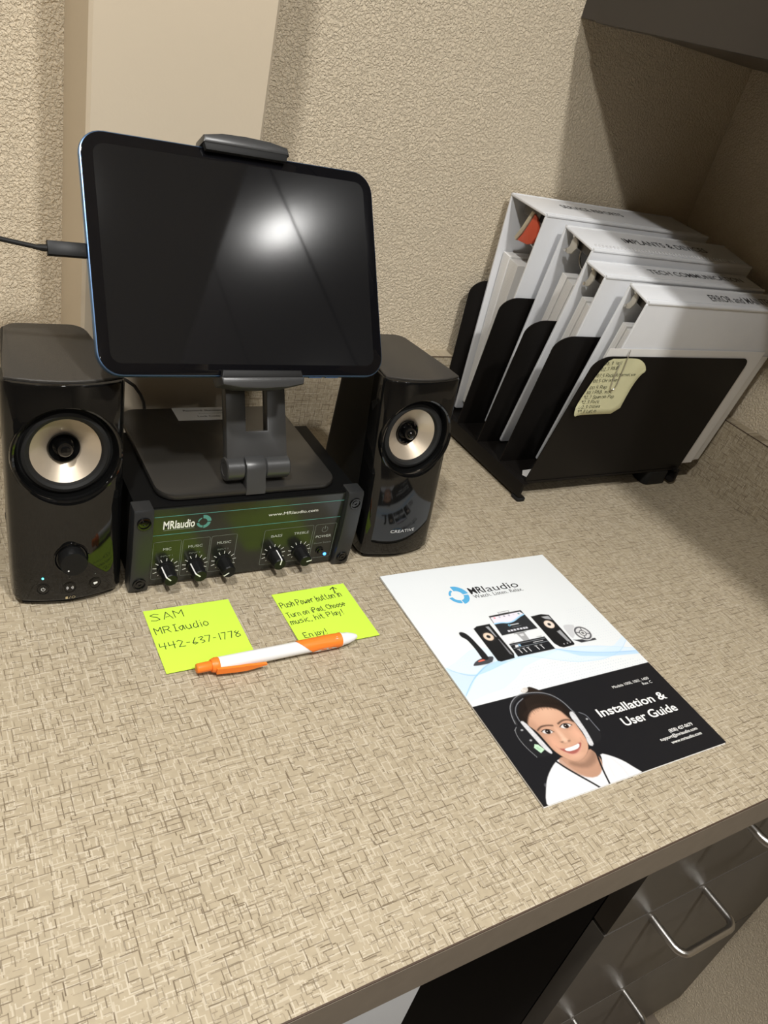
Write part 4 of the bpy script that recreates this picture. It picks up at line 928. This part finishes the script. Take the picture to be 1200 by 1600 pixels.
def divider(y, lean, xl0, xl1, xr0, xr1, zt, rnd=.018):
    z0 = .0240; poly2 = [(xl0, z0), (xr0, z0)]
    for k in range(7):
        a = PI / 2 * k / 6; poly2.append((xr1 - rnd * .6 + rnd * .6 * math.cos(a), zt - rnd * .6 + rnd * .6 * math.sin(a)))
    for k in range(9):
        a = PI / 2 + PI / 2 * k / 8; poly2.append((xl1 + rnd * 1.5 + rnd * 1.5 * math.cos(a), zt - rnd + rnd * math.sin(a)))
    L = Vector((0, lean, .18)).normalized(); k = .18 / L.z / .18
    Mx = frame((0, y, z0), (1, 0, 0), L, (1, 0, 0) if False else Vector((1, 0, 0)).cross(L))
    return MB().prism([(a, (b - z0) / L.z) for a, b in poly2], -.0006, .0006, 0, Mx)
DV = [(.1555, .0080, .449, .446, .748, .748, .210), (.1120, -.013, .4507, .449, .750, .748, .2125), (.0620, -.024, .4510, .447, .750, .748, .2080), (.0120, -.020, .4530, .454, .750, .752, .2080), (-.0370, -.021, .4580, .472, .752, .754, .2060)]
for y, ln, a, b, c_, d_, zt in DV:
    d = divider(y, ln, a, b, c_, d_, zt).build('divider', M_RACK, rk)

# ------------------------------------------------------------------ binders
M_CLEAR = mat('inner_vinyl', (.60, .60, .58), .4)
M_NICKEL = mat('nickel_ring_metal', (.62, .60, .56), .25, metal=1.0)
M_RINGDARK = mat('ring_plate_metal', (.10, .095, .09), .35, metal=.9)
M_LEVER = mat('lever_pearl', (.60, .57, .50), .3)
M_RED = mat('red_lever', (.70, .10, .045), .35)
M_CREAM = mat('cream_lever', (.62, .55, .42), .4)
M_SPTXT = mat('spine_print', (.05, .05, .055), .6)
def binder(bl, fl, L, ybk, yfr, zb, label, txt, tx, style):
    bl, fl = Vector(bl), Vector(fl)
    t = thing('ring_binder', ((bl.x + L / 2), (ybk + yfr) / 2, .026), label, 'binder')
    X = Vector((1, 0, 0)); tk = .0030
    W = (fl - bl).length; A = (fl - bl).normalized(); nrm = X.cross(A).normalized()
    if nrm.z < 0: nrm = -nrm
    # across-spine frame: local x along the spine, y towards the back, z up
    S = frame(fl, X, -A, nrm)
    sp = MB().prism([(0, 0), (L, 0), (L, W), (0, W)], -tk, 0, .0009, S).build('spine', M_VINYL, t)
    def cover(top, yb, name, out):
        T = Vector((bl.x, top.y, top.z - .002)); Bv = Vector((bl.x, yb, zb)); D = (Bv - T); ln = D.length; D.normalize()
        Mx = frame(T, X, D, X.cross(D))
        o = MB().prism(rrect(0, L, 0, ln, .003, 3), -tk / 2, tk / 2, .0008, Mx).build(name, M_VINYL, t)
        MB().tube([T + X * .001 - D * .0005, T + X * (L - .001) - D * .0005], .0024, 10).build('hinge_bead', M_VINYL, o)
        return o, Mx, ln
    bc, bM, bL = cover(bl, ybk, 'back_cover', 1); fc, fM, fL = cover(fl, yfr, 'front_cover', -1)
    # raised welded seam along the front edge of the spine
    MB().tube([S @ Vector((.002, .0042, .0002)), S @ Vector((L - .002, .0042, .0002))], .0007, 6).build('seam', M_VINYL, sp)
    if style == 'ribbed':
        for k in range(46):
            x = .010 + (L - .02) * k / 45; MB().prism([(x, .0045), (x + .0028, .0045), (x + .0046, .0110), (x + .0018, .0110)], 0, .0011, .0004, S).build('rib', M_VINYL, sp)
    # ring mechanism hangs under the spine, seen at the open end
    pw = min(.034, W * .60); yc = W * .52
    rp = MB().prism([(.012, yc - pw/2), (L - .012, yc - pw/2), (L - .012, yc + pw/2), (.012, yc + pw/2)], -.0170, -.0045, .0022, S).build('ring_plate', M_RINGDARK, t)
    rr_ = min(.024, W * .34)
    for x in (.036, L / 2, L - .036):
        MB().tube([S @ Vector((x, yc + rr_ * math.cos(a), -.0075 - rr_ * .95 + rr_ * .95 * math.sin(a))) for a in [2*PI*k/28 for k in range(29)]], .0013, 8).build('ring', M_NICKEL, t)
    if style == 'red':
        prof = [(-.030, -.004), (-.016, .006), (-.006, .003), (0, -.010), (-.004, -.022), (-.014, -.030), (-.030, -.033)]
        sx = .010
        Mx = S @ frame((sx, yc + .006, -.008), (0, -1, 0), (0, 0, 1), (1, 0, 0)) @ Matrix.Translation((.030, 0, 0))
        MB().prism([(-.016, -.002), (-.010, -.004), (-.003, -.013), (.0, -.024), (-.004, -.034), (-.012, -.038), (-.032, -.040), (-.026, -.030), (-.020, -.014)], 0, .0045, .001, Mx).build('lever', M_RED, t)
        MB().prism([(-.017, -.001), (-.021, -.014), (-.027, -.030), (-.034, -.041), (-.038, -.038), (-.032, -.026), (-.026, -.010), (-.022, 0)], -.001, .0040, .001, Mx).build('lever_edge', M_CREAM, t)
    else:
        Mx = S @ frame((.0075, yc, -.0060), (0, 1, 0), (0, 0, 1), (1, 0, 0))
        k = min(1.0, W / .05)
        MB().prism([(.010*k, .002), (.013*k, -.004), (.012*k, -.012), (.017*k, -.020), (.010*k, -.021), (.004*k, -.018), (.001*k, -.010), (.003*k, -.003)], -.0015, .0015, .0005, Mx).build('lever', M_LEVER, t)
        for q in ((.011*k, .001), (.015*k, -.019)): MB().lathe([(.0001, -.003), (.0020, -.003), (.0020, .002), (.0001, .002)], 12, Mx @ Matrix.Translation((q[0], q[1], 0))).build('rivet', M_NICKEL, t)
    # paper: two blocks between the covers
    zt = min(bl.z, fl.z) - {'red': .066, 'ribbed': .043}.get(style, .036)
    def lerp_y(M_, z):   # y of a cover at height z
        o = M_.translation; d = M_.to_3x3() @ Vector((0, 1, 0)); return o.y + d.y * (z - o.z) / d.z
    za, zc = zt, zb + .012
    yb1, yf1 = lerp_y(bM, za) - .0035, lerp_y(fM, za) + .0035; yb0, yf0 = lerp_y(bM, zc) - .0025, lerp_y(fM, zc) + .0025
    fr = {'red': (0.0, .62), 'ribbed': (.28, .80), 'thin': (.20, .92), 'full': (.22, .95)}[style]
    spl = [fr[0], (fr[0] * .55 + fr[1] * .45), fr[1]]
    Mx = frame((bl.x + .009, 0, 0), (0, 1, 0), (0, 0, 1), (1, 0, 0))
    for i in range(2):
        a, b = spl[i], spl[i + 1] - .02
        prof = [(yb1 + (yf1 - yb1) * a, za - .004 * i), (yb1 + (yf1 - yb1) * b, za - .002 - .005 * i), (yb0 + (yf0 - yb0) * min(b, .98), zc), (yb0 + (yf0 - yb0) * a, zc)]
        pp = MB().prism(prof, .001 * i, L - .022, .0004, Mx).build('paper_stack', M_PAPER, t)
        m2 = MB(); nl = max(2, int(abs(prof[0][0] - prof[1][0]) / .0022))
        for j in range(1, nl):
            s = j / nl
            A_ = (prof[0][0] + (prof[1][0] - prof[0][0]) * s, prof[0][1] + (prof[1][1] - prof[0][1]) * s); B_ = (prof[3][0] + (prof[2][0] - prof[3][0]) * s, prof[3][1] + (prof[2][1] - prof[3][1]) * s)
            m2.ribbon([A_, B_], .00022, .001 * i - .0001, Mx)
        m2.flat('page_edges', mat('page_edge_shadow', (.64, .63, .61), .9), pp)
    if txt:
        x0, x1, yb, h = tx
        put_text(txt, frame(S @ Vector((0, 0, .00025)), X, -A, nrm), x0, x1, W - yb, h, M_SPTXT, sp, bold=.006)
    return t, fM, fL
binder((.4702, .1670, .3210), (.4694, .0950, .3172), .300, .1505, .1165, .029, 'thickest white binder with a red lever, at the back of the rack', 'SERVICE REPORTS', (.060, .170, .034, .012), 'red')
binder((.4939, .0811, .3105), (.4932, .0271, .3010), .300, .1065, .0665, .029, 'white binder with spine reading IMPLANTS & DEVICES, second from the back', 'IMPLANTS & DEVICES', (.078, .236, .0285, .0115), 'ribbed')
binder((.4850, .0200, .2890), (.4850, -.0145, .2840), .296, .0570, .0165, .028, 'white binder with spine reading TECH COMMUNICATION, second from the front', 'TECH COMMUNICATION', (.092, .272, .0185, .0105), 'thin')
_, fM4, fL4 = binder((.5100, -.0320, .2830), (.5100, -.0640, .2747), .288, .0070, -.0255, .028, 'frontmost white binder with spine reading ERROR and MAINTENANCE', 'ERROR and MAINTENANCE', (.122, .285, .0230, .0125), 'full')
# small lines of print on the frontmost cover
fc4 = [o for o in bpy.data.objects if o.name.startswith('front_cover')][-1]
mk = MB()
for k, x in enumerate((.238, .246, .254, .266, .272, .278)):
    y = .078
    for s in range(5): mk.ribbon([(x, y + .0075 * s), (x, y + .0075 * s + .0055)], .0008, 0, fM4 @ Matrix.Translation((0, 0, -.00175)))
    for s in range(5): mk.ribbon([(x, y + .0075 * s), (x, y + .0075 * s + .0055)], .0008, 0, fM4 @ Matrix.Translation((0, 0, .00175)))
mk.flat('cover_print', M_SPTXT, fc4)

# loose sheets behind the front plate
def sheet(name, pts, m, label, cat, curl=0.0, y_at=None):
    top = MB(); n = 10; vs = []; fs = []
    (x0, x1, zb_, zt_) = pts
    for k in range(2):
        for j in range(n + 1):
            for i in range(n + 1):
                u, v = i / n, j / n; vs.append((x0 + (x1 - x0) * u + .004 * v, y_at(zb_ + (zt_ - zb_) * v) - (.0003 if k else 0) + curl * u * u * (1 - v), zb_ + (zt_ - zb_) * v))
    q = (n + 1) ** 2
    for j in range(n):
        for i in range(n):
            a = j * (n + 1) + i; fs += [(a, a + 1, a + n + 2, a + n + 1), (a + q, a + n + 1 + q, a + n + 2 + q, a + 1 + q)]
    for i in range(n):
        for a, b in ((i, i + 1), (n*(n+1)+i, n*(n+1)+i+1), (i*(n+1), (i+1)*(n+1)), (i*(n+1)+n, (i+1)*(n+1)+n)): fs.append((a, b, b + q, a + q))
    return tag(top.add(vs, fs).build(name, m), label, cat)
yfp = lambda z: -.0370 - .021 * (z - .024) / .18
sheet('loose_sheet', (.484, .776, .032, .216), M_PAPER, 'loose white sheet standing behind the front plate of the rack', 'paper', 0, lambda z: yfp(z) + .0013)
sheet('loose_sheet', (.502, .790, .036, .209), mat('sheet_cover_paper', (.70, .69, .66), .5), 'off-white sheet sticking out furthest to the right behind the rack front plate', 'paper', 0, lambda z: yfp(z) + .0023)
# small white card lying in the front slot
tag(MB().prism([(.464, -.0245), (.470, -.0345), (.492, -.0345), (.492, -.0130), (.472, -.0145)], 0, .0004, 0, Matrix.Translation((0, 0, .0262))).build('paper_card', M_PAPER), 'small white card lying flat in the front slot of the rack', 'card')

# yellow list clipped to the front plate
NP = [(519.2, 194.8), (535.7, 194.7), (548.3, 195.8), (566.9, 195.1), (576.4, 191.5), (583.5, 186.9), (589.5, 178.5), (583.8, 174.7), (578.8, 166.2), (574.5, 151.9), (570.5, 119.9), (523.2, 120.1), (502.4, 119.3), (496.5, 117.1), (493.0, 127.7), (494.2, 138.0), (503.3, 165.7), (511.2, 183.8)]
def on_plate(px, pz, off):
    """a point measured on the plane y=-.0395 moved along its sight line onto the leaning front plate"""
    C = CAM_POS; Pp = Vector((px, -.0395, pz)); d = Pp - C
    lo, hi = .7, 1.3
    for _ in range(40):
        m_ = (lo + hi) / 2; q = C + d * m_
        if q.y < yfp(q.z) - off: lo = m_
        else: hi = m_
    return C + d * lo
def note_off(px, pz):
    o = .0018
    if px > 560: o += .00012 * (px - 560) ** 1.25 * max(0, min(1, (pz - 150) / 40))
    if px < 505 and pz < 130: o += .004 * (505 - px) / 12
    return o
yn = thing('paper_note', on_plate(.53, .12, .002), 'pale yellow handwritten list held by a paper clip on the rack front', 'note')
M_YEL = mat('pale_yellow_paper', (.66, .64, .40), .75, spec=.15, noise=.05, nscale=40)
cxy = (540, 157); vs = []; fs = []; pts = [tuple(p) for p in smooth_closed(NP, 1)]; R_ = 5; n = len(pts)
for lay in (0, 1):
    for r in range(R_ + 1):
        for x, z in pts:
            s = 1 - r / R_ * .999; X_, Z_ = cxy[0] + (x - cxy[0]) * s, cxy[1] + (z - cxy[1]) * s
            vs.append(tuple(on_plate(X_ / 1000, Z_ / 1000, note_off(X_, Z_) + (.00025 if lay else 0))))
q = (R_ + 1) * n
for r in range(R_):
    for i in range(n):
        j = (i + 1) % n; a, b, c_, d_ = r*n+i, r*n+j, (r+1)*n+j, (r+1)*n+i; fs += [(a, d_, c_, b), (a+q, b+q, c_+q, d_+q)]
for i in range(n): fs.append((i, (i+1) % n, (i+1) % n + q, i + q))
MB().add(vs, fs).build('sheet', M_YEL, yn, ang=60)
mk = MB()
for s, a, b in (('88.3 Jazz', (512.1, 186.5), (540.3, 187.5)), ('102.7 R&B', (509.4, 178.5), (537.9, 181.0)), ('107.5 Rock Alternative', (506.7, 170.4), (572.7, 172.4)), ('100.5 Christian', (504.5, 163.4), (546.0, 165.2)), ('100.5 Rap', (502.8, 154.4), (532.0, 155.6)), ('88.1 R&B, misc', (502.2, 148.4), (544.5, 149.4)), ('92.7 Spanish Pop', (500.3, 141.9), (551.2, 142.6)), ('92.3 Rock', (499.5, 135.4), (529.4, 135.9)), ('102.3 Oldies', (497.8, 128.6), (534.0, 129.4)), ('99.3 Latin', (499.2, 122.3), (530.8, 122.8))):
    handwrite(mk, s, a, b, 4.2, .42)
hv = [tuple(on_plate(x / 1000, z / 1000, note_off(x, z) + .0006)) for x, z, _ in mk.v]
m2 = MB(); m2.v = hv; m2.f = mk.f; m2.flat('handwriting', M_INK, yn)
cl = [(546.2, 206), (546.6, 199.4), (547.6, 180), (547.4, 158), (545.5, 154.5), (542.5, 153.2), (539.6, 154.6), (538.5, 158), (537.2, 171.0), (538.0, 188.4)]
clp = [on_plate(x / 1000, z / 1000, .0034 if z < 200 else .0010) for x, z in smooth_open(cl, 2)]
tag(MB().tube(clp, .0006, 8).build('paper_clip', M_STEEL), 'steel paper clip holding the pale yellow list on the rack', 'paper clip')
